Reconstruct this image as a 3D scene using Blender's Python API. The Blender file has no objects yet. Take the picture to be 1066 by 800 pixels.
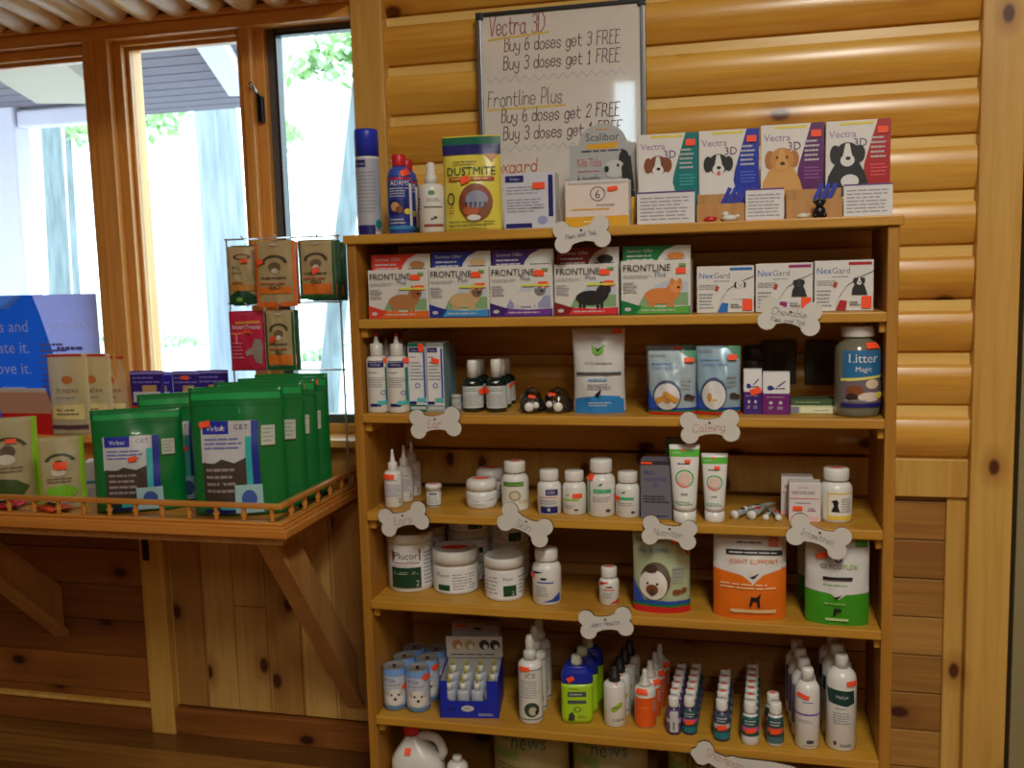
import bpy, bmesh, math, random
from mathutils import Vector, Matrix
random.seed(7)
PI = math.pi
C = bpy.context.scene
COL = C.collection
W, H = 1066, 800
# ------------------------------------------------------------------ camera
F, YAW, PITCH, ROLL, EYE = 1012.68, 0.24684, 0.115925, 0.0272075, 1.276
fwd = Vector((-math.sin(YAW)*math.cos(PITCH), math.cos(YAW)*math.cos(PITCH), -math.sin(PITCH)))
rgt = Vector((math.cos(YAW), math.sin(YAW), 0)); upv = rgt.cross(fwd)
RT = rgt*math.cos(ROLL) - upv*math.sin(ROLL); UP = rgt*math.sin(ROLL) + upv*math.cos(ROLL)
cd = bpy.data.cameras.new('camera'); cam = bpy.data.objects.new('camera', cd); COL.objects.link(cam)
M = Matrix((RT, UP, -fwd)).transposed().to_4x4(); M.translation = Vector((0, 0, EYE)); cam.matrix_world = M
cd.sensor_width = 36; cd.lens = 36*F/W; cd.clip_start = .05; cd.clip_end = 200
C.camera = cam

def ray(px, py): return fwd + RT*((px-533)/F) - UP*((py-400)/F)
def aty(px, py, Y):
    d = ray(px, py); v = d*(Y/d.y); v.z += EYE; return v
def atz(px, py, z):
    d = ray(px, py); v = d*((z-EYE)/d.z); v.z += EYE; return v
def fit(p0, p1, pt, zb, Y=None, pb=None, rz='cam', rnd=False):
    """size and spot of a thing from its extents on the known shelf plane zb"""
    pc = (p0+p1)/2
    if Y is None: Y = atz(pc, pb, zb).y
    yb = pb if pb is not None else 400
    for _ in range(2):
        c = aty(pc, yb, Y); py = 400
        # row where the base plane is seen at this distance
        lo, hi = -400, 1400
        for _k in range(30):
            mid = (lo+hi)/2
            if aty(pc, mid, Y).z > zb: lo = mid
            else: hi = mid
        yb = lo; c = aty(pc, yb, Y)
    a, b = ray(p0, yb), ray(p1, yb)
    ang = abs(math.atan2(a.x, a.y) - math.atan2(b.x, b.y))
    dist = math.hypot(c.x, c.y); az = math.atan2(c.x, c.y)
    if rz == 'cam': rz = -az
    if rnd and pb is not None:
        r = ang*dist/2; k = (dist+r)/dist; c = Vector((c.x*k, c.y*k, c.z)); dist *= k
    w = ang*dist/max(.5, math.cos(rz+az))
    h = aty(pc, pt, c.y).z - zb
    x = c.x
    if .02 < zb < 1.3 and x > -.87: x = min(max(x, -.847+w/2), .2435-w/2)   # keep inside the bookshelf sides
    return (x, c.y, zb), w, h, rz

# ------------------------------------------------------------------ materials
def lin(c):
    o = []
    for v in c[:3]:
        v = v/255
        o.append(v/12.92 if v <= .04045 else ((v+.055)/1.055)**2.4)
    return (*o, 1)
MC = {}
def mat(c, rough=.45, metal=0, emit=None, spec=.5, coat=0, trans=0, alpha=1, name=None):
    key = (tuple(c), rough, metal, emit, spec, coat, trans, alpha)
    if key in MC: return MC[key]
    m = bpy.data.materials.new(name or 'mat_%d' % len(MC)); m.use_nodes = True
    nt = m.node_tree; b = nt.nodes['Principled BSDF']
    b.inputs['Roughness'].default_value = rough
    b.inputs['Metallic'].default_value = metal
    b.inputs['Specular IOR Level'].default_value = spec
    b.inputs['Coat Weight'].default_value = coat
    b.inputs['Transmission Weight'].default_value = trans
    b.inputs['Alpha'].default_value = alpha
    # a faint procedural mottle keeps large surfaces from being perfectly even
    tc = nt.nodes.new('ShaderNodeTexCoord'); n = nt.nodes.new('ShaderNodeTexNoise')
    n.inputs['Scale'].default_value = 35; nt.links.new(tc.outputs['Object'], n.inputs['Vector'])
    mx = nt.nodes.new('ShaderNodeMix'); mx.data_type = 'RGBA'
    L = lin(c); mx.inputs['A'].default_value = L; mx.inputs['B'].default_value = tuple(x*.9 for x in L[:3]) + (1,)
    nt.links.new(n.outputs['Fac'], mx.inputs['Factor']); nt.links.new(mx.outputs['Result'], b.inputs['Base Color'])
    if emit:
        b.inputs['Emission Color'].default_value = L; b.inputs['Emission Strength'].default_value = emit
    MC[key] = m; return m

def wood(name, light, dark, axis='X', plank=None, rough=.4, knots=.5, grain=1.0, coat=.15, kscale=4.0, vary=.35):
    m = bpy.data.materials.new(name); m.use_nodes = True; nt = m.node_tree; N = nt.nodes; Lk = nt.links.new
    b = N['Principled BSDF']; b.inputs['Roughness'].default_value = rough; b.inputs['Coat Weight'].default_value = coat
    b.inputs['Coat Roughness'].default_value = .25
    def math_(op, a, c=None):
        n = N.new('ShaderNodeMath'); n.operation = op
        for i, v in enumerate((a, c)):
            if v is None: continue
            if isinstance(v, (int, float)): n.inputs[i].default_value = v
            else: Lk(v, n.inputs[i])
        return n.outputs[0]
    tc = N.new('ShaderNodeTexCoord'); sp = N.new('ShaderNodeSeparateXYZ'); Lk(tc.outputs['Object'], sp.inputs[0])
    ax = {'X': 0, 'Y': 1, 'Z': 2}[axis]; ch = [sp.outputs[i] for i in range(3)]
    rnd = None
    if plank:
        pa, size, off = plank
        idn = math_('FLOOR', math_('DIVIDE', math_('ADD', ch['XYZ'.index(pa)], off), size))
        wn = N.new('ShaderNodeTexWhiteNoise'); wn.noise_dimensions = '1D'; Lk(idn, wn.inputs['W']); rnd = wn.outputs['Value']
        ch[ax] = math_('ADD', ch[ax], math_('MULTIPLY', rnd, 37.0))
    def comb(sg, sa):
        cb = N.new('ShaderNodeCombineXYZ')
        for i in range(3): Lk(math_('MULTIPLY', ch[i], sg if i == ax else sa), cb.inputs[i])
        return cb.outputs[0]
    n1 = N.new('ShaderNodeTexNoise'); n1.inputs['Scale'].default_value = 1; n1.inputs['Detail'].default_value = 4
    n1.inputs['Distortion'].default_value = .6; Lk(comb(4*grain, 70*grain), n1.inputs['Vector'])
    n2 = N.new('ShaderNodeTexNoise'); n2.inputs['Scale'].default_value = 1; n2.inputs['Detail'].default_value = 2
    Lk(comb(1.6, 12), n2.inputs['Vector'])
    fac = math_('ADD', math_('MULTIPLY', n1.outputs['Fac'], .55), math_('MULTIPLY', n2.outputs['Fac'], .55))
    if rnd is not None: fac = math_('ADD', math_('MULTIPLY', math_('SUBTRACT', rnd, .5), vary), fac)
    cr = N.new('ShaderNodeValToRGB'); cr.color_ramp.elements[0].position = .33; cr.color_ramp.elements[1].position = .72
    cr.color_ramp.elements[0].color = lin(light); cr.color_ramp.elements[1].color = lin(dark); Lk(fac, cr.inputs[0])
    col = cr.outputs[0]
    if knots > 0:
        v = N.new('ShaderNodeTexVoronoi'); v.voronoi_dimensions = '2D'; v.inputs['Scale'].default_value = kscale; v.inputs['Randomness'].default_value = 1
        ac = 'XYZ'.index(plank[0]) if plank else {0: 2, 1: 0, 2: 0}[ax]
        cb2 = N.new('ShaderNodeCombineXYZ'); Lk(math_('MULTIPLY', ch[ax], .6), cb2.inputs[0]); Lk(ch[ac], cb2.inputs[1]); Lk(cb2.outputs[0], v.inputs['Vector'])
        sc = N.new('ShaderNodeSeparateColor'); Lk(v.outputs['Color'], sc.inputs[0])
        gate = math_('LESS_THAN', sc.outputs[0], knots)
        rad = math_('ADD', math_('MULTIPLY', n1.outputs['Fac'], .03), v.outputs['Distance'])
        mr = N.new('ShaderNodeMapRange'); Lk(rad, mr.inputs[0]); mr.inputs[1].default_value = .07; mr.inputs[2].default_value = .11
        mr.inputs[3].default_value = 1; mr.inputs[4].default_value = 0
        mr2 = N.new('ShaderNodeMapRange'); Lk(rad, mr2.inputs[0]); mr2.inputs[1].default_value = .08; mr2.inputs[2].default_value = .26
        mr2.inputs[3].default_value = .55; mr2.inputs[4].default_value = 0
        for f_, cc in ((mr2.outputs[0], tuple(x*q for x, q in zip(dark, (.72, .56, .45)))), (mr.outputs[0], tuple(x*q for x, q in zip(dark, (.44, .28, .2))))):
            mx = N.new('ShaderNodeMix'); mx.data_type = 'RGBA'; Lk(math_('MULTIPLY', f_, gate), mx.inputs['Factor'])
            Lk(col, mx.inputs['A']); mx.inputs['B'].default_value = lin(cc); col = mx.outputs['Result']
    Lk(col, b.inputs['Base Color'])
    bp = N.new('ShaderNodeBump'); bp.inputs['Strength'].default_value = .08; bp.inputs['Distance'].default_value = .002
    Lk(n1.outputs['Fac'], bp.inputs['Height']); Lk(bp.outputs[0], b.inputs['Normal'])
    return m

def glass_mat(name, tint=(235, 245, 248), refl=.5, rough=.02):
    m = bpy.data.materials.new(name); m.use_nodes = True; nt = m.node_tree; N = nt.nodes; Lk = nt.links.new
    N.remove(N['Principled BSDF']); out = N['Material Output']
    t = N.new('ShaderNodeBsdfTransparent'); t.inputs[0].default_value = lin(tint)
    g = N.new('ShaderNodeBsdfGlossy'); g.inputs['Roughness'].default_value = rough
    fr = N.new('ShaderNodeFresnel'); fr.inputs[0].default_value = 1.45
    mu = N.new('ShaderNodeMath'); mu.operation = 'MULTIPLY'; mu.inputs[1].default_value = refl; Lk(fr.outputs[0], mu.inputs[0])
    mx = N.new('ShaderNodeMixShader'); Lk(mu.outputs[0], mx.inputs[0]); Lk(t.outputs[0], mx.inputs[1]); Lk(g.outputs[0], mx.inputs[2])
    Lk(mx.outputs[0], out.inputs['Surface']); return m

WH = mat((226, 226, 222), .4); WHP = mat((222, 222, 216), .3); BLK = mat((22, 22, 24), .5); GRY = mat((150, 152, 156), .5)
LG = mat((192, 194, 196), .5); TXT = mat((70, 72, 78), .6); GK = mat((150, 152, 158), .6); ORG = mat((255, 84, 40), .5)
NAVY = mat((30, 32, 110), .4); BLUE = mat((28, 66, 190), .4); TEAL = mat((20, 130, 130), .4); RED = mat((205, 30, 36), .4)
GRN = mat((20, 120, 60), .4); DGRN = mat((10, 70, 42), .45); YEL = mat((230, 215, 70), .45); PUR = mat((84, 34, 120), .4)
BRN = mat((130, 70, 30), .5); TAN = mat((205, 160, 100), .5); PINK = mat((220, 120, 180), .4); LBL = mat((226, 228, 228), .5)
DBR = mat((48, 30, 16), .6); CHROME = mat((190, 190, 190), .25, 1); DARKM = mat((40, 42, 44), .35, .8)
LIME = mat((170, 215, 30), .4); SKYB = mat((70, 150, 215), .4); CRM = mat((232, 222, 190), .5); GOLD = mat((225, 170, 40), .4)

# ------------------------------------------------------------------ mesh helpers
class MB:
    def __init__(s): s.bm = bmesh.new(); s.mats = []; s.layer = 0
    def mi(s, m):
        if m not in s.mats: s.mats.append(m)
        return s.mats.index(m)
    def box(s, x0, x1, y0, y1, z0, z1, m, bev=.001, rot=None):
        t = bmesh.new(); bmesh.ops.create_cube(t, size=1)
        for v in t.verts: v.co = Vector(((x0+x1)/2+v.co.x*(x1-x0), (y0+y1)/2+v.co.y*(y1-y0), (z0+z1)/2+v.co.z*(z1-z0)))
        if bev: bmesh.ops.bevel(t, geom=list(t.edges), offset=min(bev, .3*min(x1-x0, y1-y0, z1-z0)), segments=1 if bev < .003 else 2, affect='EDGES', profile=.6)
        if rot: bmesh.ops.transform(t, matrix=rot, verts=t.verts)
        s.join(t, m)
    def join(s, t, m, smooth=False):
        i = s.mi(m); mp = {}
        for v in t.verts: mp[v] = s.bm.verts.new(v.co)
        for f in t.faces:
            try: nf = s.bm.faces.new([mp[v] for v in f.verts])
            except ValueError: continue
            nf.material_index = i; nf.smooth = smooth
        t.free()
    def grid(s, rows, m, smooth=True, closed=True, cap0=True, cap1=True):
        i = s.mi(m); R = [[s.bm.verts.new(p) for p in r] for r in rows]
        for a, b in zip(R, R[1:]):
            n = len(a)
            for k in range(n if closed else n-1):
                j = (k+1) % n
                f = s.bm.faces.new((a[k], a[j], b[j], b[k])); f.material_index = i; f.smooth = smooth
        if closed:
            if cap0: f = s.bm.faces.new(R[0][::-1]); f.material_index = i
            if cap1: f = s.bm.faces.new(R[-1]); f.material_index = i
    def lathe(s, prof, m, seg=28, c=(0, 0, 0), smooth=True, rib=0):
        rows = []
        for r, z in prof:
            rows.append([(c[0]+max(r, 1e-5)*(1+(rib if k % 2 else 0))*math.cos(2*PI*k/seg), c[1]+max(r, 1e-5)*(1+(rib if k % 2 else 0))*math.sin(2*PI*k/seg), c[2]+z) for k in range(seg)])
        s.grid(rows, m, smooth)
    def tube(s, pts, r, m, seg=8, r1=None):
        pts = [Vector(p) for p in pts]; rows = []
        n = len(pts)
        for i, p in enumerate(pts):
            d = (pts[min(i+1, n-1)]-pts[max(i-1, 0)]).normalized()
            a = d.cross(Vector((0, 0, 1)) if abs(d.z) < .9 else Vector((1, 0, 0))).normalized(); b = d.cross(a)
            rr = r if r1 is None else r+(r1-r)*i/(n-1)
            rows.append([p+a*rr*math.cos(2*PI*k/seg)+b*rr*math.sin(2*PI*k/seg) for k in range(seg)])
        s.grid(rows, m)
    def prism(s, pts, y0, y1, m, mside=None):
        """outline in x-z, extruded along y"""
        i = s.mi(m); j = s.mi(mside or m)
        a = [s.bm.verts.new((x, y0, z)) for x, z in pts]; b = [s.bm.verts.new((x, y1, z)) for x, z in pts]
        f = s.bm.faces.new(a[::-1]); f.material_index = i; f = s.bm.faces.new(b); f.material_index = i
        for k in range(len(pts)):
            l = (k+1) % len(pts); f = s.bm.faces.new((a[k], a[l], b[l], b[k])); f.material_index = j
    def flat(s, t, m, S, tol=None):
        """2-D mesh t (in x,y = u,v) laid on surface S as print"""
        if tol:
            for _ in range(4):
                es = [e for e in t.edges if e.calc_length() > tol]
                if not es: break
                bmesh.ops.subdivide_edges(t, edges=es, cuts=1, use_grid_fill=False)
                bmesh.ops.triangulate(t, faces=[f for f in t.faces if len(f.verts) > 3])
        s.layer += 1; e = .00018*s.layer+.0001
        for v in t.verts: v.co = Vector(S(v.co.x, v.co.y, e))
        s.join(t, m, tol is not None)
    def obj(s, name, parent=None, loc=None, smooth_angle=None):
        bmesh.ops.recalc_face_normals(s.bm, faces=[f for f in s.bm.faces]) if not s.layer else None
        me = bpy.data.meshes.new(name); s.bm.to_mesh(me); s.bm.free()
        for m in s.mats: me.materials.append(m)
        o = bpy.data.objects.new(name, me); COL.objects.link(o)
        if parent: o.parent = parent
        if loc: o.location = loc
        return o

_tx = {}
def text2d(st):
    if st in _tx: return _tx[st]
    cu = bpy.data.curves.new('t', 'FONT'); cu.body = st; cu.resolution_u = 2; o = bpy.data.objects.new('t', cu); COL.objects.link(o)
    dg = bpy.context.evaluated_depsgraph_get(); me = o.evaluated_get(dg).to_mesh()
    vs = [(v.co.x, v.co.y) for v in me.vertices]; fs = [tuple(p.vertices) for p in me.polygons]
    o.evaluated_get(dg).to_mesh_clear(); bpy.data.objects.remove(o); bpy.data.curves.remove(cu)
    x0 = min(v[0] for v in vs); x1 = max(v[0] for v in vs); y0 = min(v[1] for v in vs); y1 = max(v[1] for v in vs)
    _tx[st] = ([((x-x0)/(x1-x0), (y-y0)/(y1-y0)) for x, y in vs], fs, (x1-x0)/max(1e-6, (y1-y0)))
    return _tx[st]

class Dec:
    """print on a surface; u,v run 0..1 over width w and height h"""
    def __init__(s, mb, S, w, h, curved=False): s.mb = mb; s.S = S; s.w = w; s.h = h; s.tol = .09 if curved else None
    def poly(s, m, pts):
        t = bmesh.new(); t.faces.new([t.verts.new((x, y, 0)) for x, y in pts]); bmesh.ops.triangulate(t, faces=t.faces)
        s.mb.flat(t, m, s.S, s.tol)
    def rect(s, m, u0, v0, u1, v1):
        t = bmesh.new()
        n = max(1, int(abs(u1-u0)/.045)) if s.tol else 1; k = max(1, int(abs(v1-v0)/.05)) if s.tol else 1
        g = [[t.verts.new((u0+(u1-u0)*i/n, v0+(v1-v0)*j/k, 0)) for i in range(n+1)] for j in range(k+1)]
        for j in range(k):
            for i in range(n): t.faces.new((g[j][i], g[j][i+1], g[j+1][i+1], g[j+1][i]))
        s.mb.flat(t, m, s.S, None if not s.tol else 9)
    def ell(s, m, cu, cv, ru, rv, n=20, a0=0, a1=2*PI):
        s.poly(m, [(cu+ru*math.cos(a0+(a1-a0)*k/n), cv+rv*math.sin(a0+(a1-a0)*k/n)) for k in range(n)])
    def ring(s, m, cu, cv, ru, rv, th=.25, n=22, a0=0, a1=2*PI):
        t = bmesh.new(); q = []
        for k in range(n+1):
            a = a0+(a1-a0)*k/n; q.append((t.verts.new((cu+ru*math.cos(a), cv+rv*math.sin(a), 0)), t.verts.new((cu+ru*(1-th)*math.cos(a), cv+rv*(1-th)*math.sin(a), 0))))
        for a, b in zip(q, q[1:]): t.faces.new((a[0], b[0], b[1], a[1]))
        s.mb.flat(t, m, s.S, None)
    def text(s, m, st, u, v, hv, maxw=1, al='c', shear=0):
        """hv: letter height as part of h; v: baseline"""
        vs, fs, asp = text2d(st); tw = hv*s.h*asp/s.w
        if tw > maxw: tw = maxw
        u0 = u-tw/2 if al == 'c' else (u if al == 'l' else u-tw)
        t = bmesh.new(); V = [t.verts.new((u0+x*tw+shear*y*hv*s.h/s.w, v+y*hv, 0)) for x, y in vs]
        for f in fs:
            try: t.faces.new([V[i] for i in f])
            except ValueError: pass
        s.mb.flat(t, m, s.S, None)
    def lines(s, m, u0, v0, u1, v1, n, fill=.4, gap=.03, rag=.25):
        """rows of print too small to read"""
        t = bmesh.new(); R = random.Random(int(u0*997+v0*131+n)); p = (v1-v0)/n
        for k in range(n):
            b = v0+p*k+p*.25; x = u0; xe = u1-(u1-u0)*rag*R.random()
            while x < xe-.01:
                e = min(xe, x+(u1-u0)*(.1+.2*R.random())); st = max(1, int((e-x)/.08)) if s.tol else 1
                for q in range(st):
                    xa, xb = x+(e-x)*q/st, x+(e-x)*(q+1)/st
                    t.faces.new([t.verts.new(c) for c in ((xa, b, 0), (xb, b, 0), (xb, b+p*fill, 0), (xa, b+p*fill, 0))])
                x = e+gap*(u1-u0)
        s.mb.flat(t, m, s.S, None)

GL = {'V': "09 22 49", 'B': "02 09 29 38 37 26 06|26 35 33 22 02", 'D': "02 09 29 47 44 22 02", 'F': "02 09 39|06 26", 'P': "02 09 29 38 36 25 05",
 'R': "02 09 29 38 36 25 05|25 42", 'E': "39 09 02 32|06 26", 'N': "02 09 42 49", 'G': "48 29 19 07 03 12 32 44 45 25", 'T': "09 49|29 22",
 'C': "48 39 19 07 03 12 32 43", 'S': "38 29 19 08 07 16 25 34 33 22 12 03", 'J': "39 33 22 12 03", 'H': "02 09|42 49|05 45", 'I': "09 29|19 12|02 22",
 'e': "04 34 35 26 16 05 03 12 22 33", 'c': "35 26 16 05 03 12 22 33", 't': "18 13 22 32|06 36", 'r': "06 02|04 16 26 35", 'a': "35 26 16 05 03 12 22 33|36 33 42",
 'u': "06 03 12 22 33|36 32", 'y': "06 04 13 33|36 31 20 10 01", 'd': "39 32|34 26 16 05 03 12 22 33", 'o': "16 05 03 12 22 33 35 26 16",
 's': "35 26 16 05 14 24 33 22 12 03", 'g': "35 26 16 05 03 12 22 33|36 31 20 10 01", 'n': "06 02|05 16 26 35 32", 'l': "09 03 12", 'i': "06 02|08 07",
 'x': "06 32|36 02", 'm': "06 02|05 16 25 22|25 36 45 42", 'h': "09 02|05 16 26 35 32", 'p': "06 00|05 16 26 35 33 22 12 03", 'w': "06 12 25 32 46",
 'b': "09 02|05 16 26 35 33 22 12 03", 'k': "09 02|36 04 32", 'f': "28 19 08 02|05 25", '3': "08 19 29 38 37 26 35 33 22 12 03|26 16",
 '6': "28 18 06 03 12 22 33 35 26 15 04", '1': "07 19 12|02 22", '2': "07 18 29 38 37 02 32", ' ': ""}
def hand(mb, m, st, x, z, size, y, th=.0012, slope=0, shear=.12, track=1.0, xs=1.0):
    """handwriting as pen strokes on a plane facing -y; size = capital height in metres"""
    u = size/7; i = mb.mi(m); cx = 0; R = random.Random(st)
    mb.layer += 1; yy = y-.0002-.00018*mb.layer
    ca, sa = math.cos(slope), math.sin(slope)
    for ch in st:
        if ch == ' ': cx += 3.2*track; continue
        mxw = 0; jz = R.uniform(-.25, .25)
        for part in GL[ch].split('|'):
            P = []
            for p in part.split():
                gx, gz = int(p[0]), int(p[1])-2; mxw = max(mxw, gx)
                lx = (cx+gx*1.05+R.uniform(-.1, .1)+gz*shear)*u*xs; lz = (gz+jz+R.uniform(-.1, .1))*u
                P.append(Vector((x+lx*ca-lz*sa, 0, z+lx*sa+lz*ca)))
            for a, b in zip(P, P[1:]):
                d = (b-a); 
                if d.length < 1e-6: continue
                d.normalize(); n = Vector((-d.z, 0, d.x))*th/2; e = d*th*.4
                f = mb.bm.faces.new([mb.bm.verts.new((q.x, yy, q.z)) for q in (a-n-e, b-n+e, b+n+e, a+n-e)]); f.material_index = i
        cx += (mxw+1.3)*track
    return cx*u

def tag(o, label, cat, group=None, kind=None):
    o['label'] = label; o['category'] = cat
    if group: o['group'] = group
    if kind: o['kind'] = kind
    return o
def struct(o): o['kind'] = 'structure'; return o
def empty(name, loc=(0, 0, 0), rz=0):
    o = bpy.data.objects.new(name, None); COL.objects.link(o); o.location = loc; o.rotation_euler.z = rz; o.empty_display_size = .05; return o
def copy_tree(o):
    c = o.copy(); COL.objects.link(c)
    for ch in list(o.children):
        d = ch.copy(); COL.objects.link(d); d.parent = c
        for g in list(ch.children):
            e = g.copy(); COL.objects.link(e); e.parent = d
    return c

def put(o, loc, rz=0): o.location = loc; o.rotation_euler.z = rz; return o

# ------------------------------------------------------------------ the room
WY = 2.32
LOGW = wood('log_pine', (236, 188, 84), (206, 146, 50), 'X', ('Z', .118, .006), .30, .6, 1, .4, 6, .22)
SHEEN_STRIP = wood('tongue_pine_sheen', (240, 208, 126), (222, 180, 92), 'X', None, .35, 0, 1, .3)  # pine strip between logs; reflected room light painted in as a paler tone
POST = wood('post_pine', (224, 182, 96), (196, 146, 62), 'Z', None, .42, .5, .8, .1, 7)
FRAME = wood('window_wood', (232, 172, 92), (206, 138, 60), 'Z', None, .35, 0, 1.2, .2)
FRAMEX = wood('window_wood_long', (232, 172, 92), (206, 138, 60), 'X', None, .35, 0, 1.2, .2)
SHELFW = wood('shelf_pine', (200, 152, 50), (170, 118, 34), 'X', None, .5, .35, 1, .08, 3.2)
SIDEW = wood('shelf_side_pine', (184, 130, 42), (148, 98, 28), 'Z', None, .5, .25, 1, .05, 4)
BOARDX = wood('wainscot_boards', (186, 138, 66), (146, 98, 40), 'X', ('Z', .0915, .0), .5, .4, 1, .08, 6, .25)
BOARDV = wood('upright_boards', (206, 166, 92), (170, 124, 60), 'Z', ('X', .098, .012), .5, .4, .9, .05, 6, .5)
BOARDL = wood('side_boards', (158, 98, 38), (116, 64, 22), 'X', ('Z', .105, .0), .5, .5, 1, .08, 6, .3)
FLOORM = wood('floor_oak', (158, 112, 48), (100, 62, 24), 'X', ('Y', .13, .0), .35, .2, .7, .2, 3, .5)
CEILLOG = wood('ceiling_log_pine', (226, 178, 112), (200, 146, 82), 'Y', ('X', .0925, 0), .4, .2, 1, .15, 3, .3)
TRIMP = wood('ledge_pine', (206, 142, 62), (176, 106, 38), 'X', None, .32, 0, 1.2, .25)
BRK = wood('bracket_pine', (196, 150, 88), (170, 116, 60), 'Z', None, .5, .2, 1, .05, 4)
GLASS = glass_mat('pane_glass')
PLAST = mat((190, 188, 178), .8)

mb = MB(); mb.box(-3.6, 1.9, -3.6, 2.45, -.08, 0, FLOORM, .002); fl = struct(mb.obj('floor'))
# log siding on the wall above the wainscot
mb = MB(); i = mb.mi(LOGW)
x0, x1 = -.875, .462; zt = .832
prof = []
for k in range(12):
    z1 = zt+.118*(k+1)          # upper edge of this course
    prof += [(WY-.006, z1), (WY-.006, z1-.0225), (WY-.020, z1-.0235)]
    for j in range(1, 13):
        t = j/13; prof.append((WY-.004-.016*(1-t)-.016*math.sin(PI*t)**.8, z1-.0235-.0935*t))
    prof.append((WY-.004, z1-.1175))
rows = []
for y, z in prof: rows.append([(x0, y, z), (x1, y, z)])
v = [[mb.bm.verts.new(p) for p in r] for r in rows]
for a, b in zip(v, v[1:]):
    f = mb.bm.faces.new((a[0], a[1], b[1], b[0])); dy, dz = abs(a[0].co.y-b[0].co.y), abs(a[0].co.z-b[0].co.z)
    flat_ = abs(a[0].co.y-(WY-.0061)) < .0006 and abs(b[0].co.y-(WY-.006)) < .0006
    f.smooth = not (flat_ or dz < .0012); f.material_index = mb.mi(SHEEN_STRIP) if flat_ else 0
mb.box(x0, x1, WY+.012, WY+.14, .80, 2.45, LOGW, .001)
wallb = struct(mb.obj('wall_back'))
# wainscot: cap board, horizontal tongue boards
mb = MB()
mb.box(-.9, .462, WY-.018, WY+.02, .745, .832, POST, .003)
z = .0
while z < .745:
    z1 = min(z+.0895, .745); mb.box(-.9, .425, WY+.004, WY+.02, z, z1, BOARDX, .003); z += .0915
mb.box(-.9, .462, WY+.02, WY+.14, 0, .84, BOARDX, .001)
mb.box(.418, .462, WY-.008, WY+.02, 0, .745, POST, .002)
mb.obj('wainscot', wallb)
# corner post at right and the upright post beside the window
mb = MB(); mb.box(.458, .545, WY-.045, WY+.1, 0, 2.45, POST, .004); struct(mb.obj('trim_1'))
mb = MB(); mb.box(-.955, -.873, WY-.04, WY+.1, .70, 2.45, POST, .004); struct(mb.obj('trim_2'))
# greenish painted door beyond the post
GD = mat((150, 140, 100), .5)
mb = MB(); mb.box(.56, 1.46, WY-.02, WY+.03, 0.01, 2.1, GD, .003)
for a in (.12, 1.12):
    mb.box(.66, 1.36, WY-.026, WY-.02, a, a+.85, GD, .004)
d1 = struct(mb.obj('door_1'))
mb = MB(); mb.lathe([(.03, 0), (.03, .004), (.012, .008), (.012, .035), (.026, .045), (.026, .06), (.01, .068)], CHROME, 20)
h_ = mb.obj('door_handle', d1, (1.38, WY-.026, 1.0)); h_.rotation_euler = (PI/2, 0, 0)
mb = MB(); mb.box(.545, 1.9, WY+.03, WY+.14, 0, 2.45, mat((60, 50, 34), .7), .001); mb.box(.545, 1.9, WY-.02, WY+.03, 2.1, 2.45, BOARDX, .001)
mb.box(1.47, 1.9, WY-.02, WY+.03, 0, 2.1, BOARDX, .001); struct(mb.obj('wall_back'))
# wall under the windows
mb = MB()
z = 0
while z < .70:
    mb.box(-3.6, -1.66, WY, WY+.02, z, min(z+.1035, .72), BOARDL, .003); z += .105
x = -1.587
R = random.Random(3)
while x < -.88:
    cut = R.choice([0, 0, .3, .45]); xe = min(x+.096, -.88)
    if cut: mb.box(x, xe, WY, WY+.02, .08, .08+cut, BOARDV, .002); mb.box(x, xe, WY, WY+.02, .0815+cut, .72, BOARDV, .002)
    else: mb.box(x, xe, WY, WY+.02, .08, .72, BOARDV, .002)
    x += .098
mb.box(-3.6, -.9, WY+.02, WY+.14, 0, .86, BOARDL, .001)
mb.box(-1.6, -.88, WY, WY+.02, .72, .845, FRAMEX, .001); mb.box(-3.6, -1.6, WY, WY+.02, .72, .845, FRAMEX, .001)
wl = struct(mb.obj('wall_window_side')); wl.name = 'wall_back'
mb = MB(); mb.box(-1.66, -1.587, WY-.022, WY+.01, 0, .712, POST, .003); struct(mb.obj('trim_3'))
mb = MB(); mb.box(-3.6, -1.66, WY-.016, WY+.01, 0, .075, BOARDL, .004); mb.box(-3.6, -1.66, WY-.022, WY, 0.072, .082, POST, .003)
mb.box(-1.587, -.88, WY-.016, WY+.01, 0, .075, BOARDL, .004); struct(mb.obj('baseboard_back'))
mb = MB(); mb.box(-1.648, -1.628, WY-.028, WY-.022, .505, .590, DARKM, .002)
for zz in (.52, .575): mb.lathe([(.004, 0), (.003, .002)], CHROME, 10, (-1.638, WY-.0285, zz))
tag(mb.obj('metal_strap'), 'narrow dark metal plate on the upright board under the ledge', 'bracket')
# wall above the windows, sill board
mb = MB(); mb.box(-3.6, -.955, WY, WY+.12, 1.945, 2.45, BOARDL, .001); struct(mb.obj('wall_back'))
mb = MB(); mb.box(-3.6, -.955, WY-.09, WY+.13, .845, .865, FRAMEX, .004); mb.box(-3.6, -.955, WY-.03, WY, .752, .845, FRAMEX, .003); struct(mb.obj('trim_4'))
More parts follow.
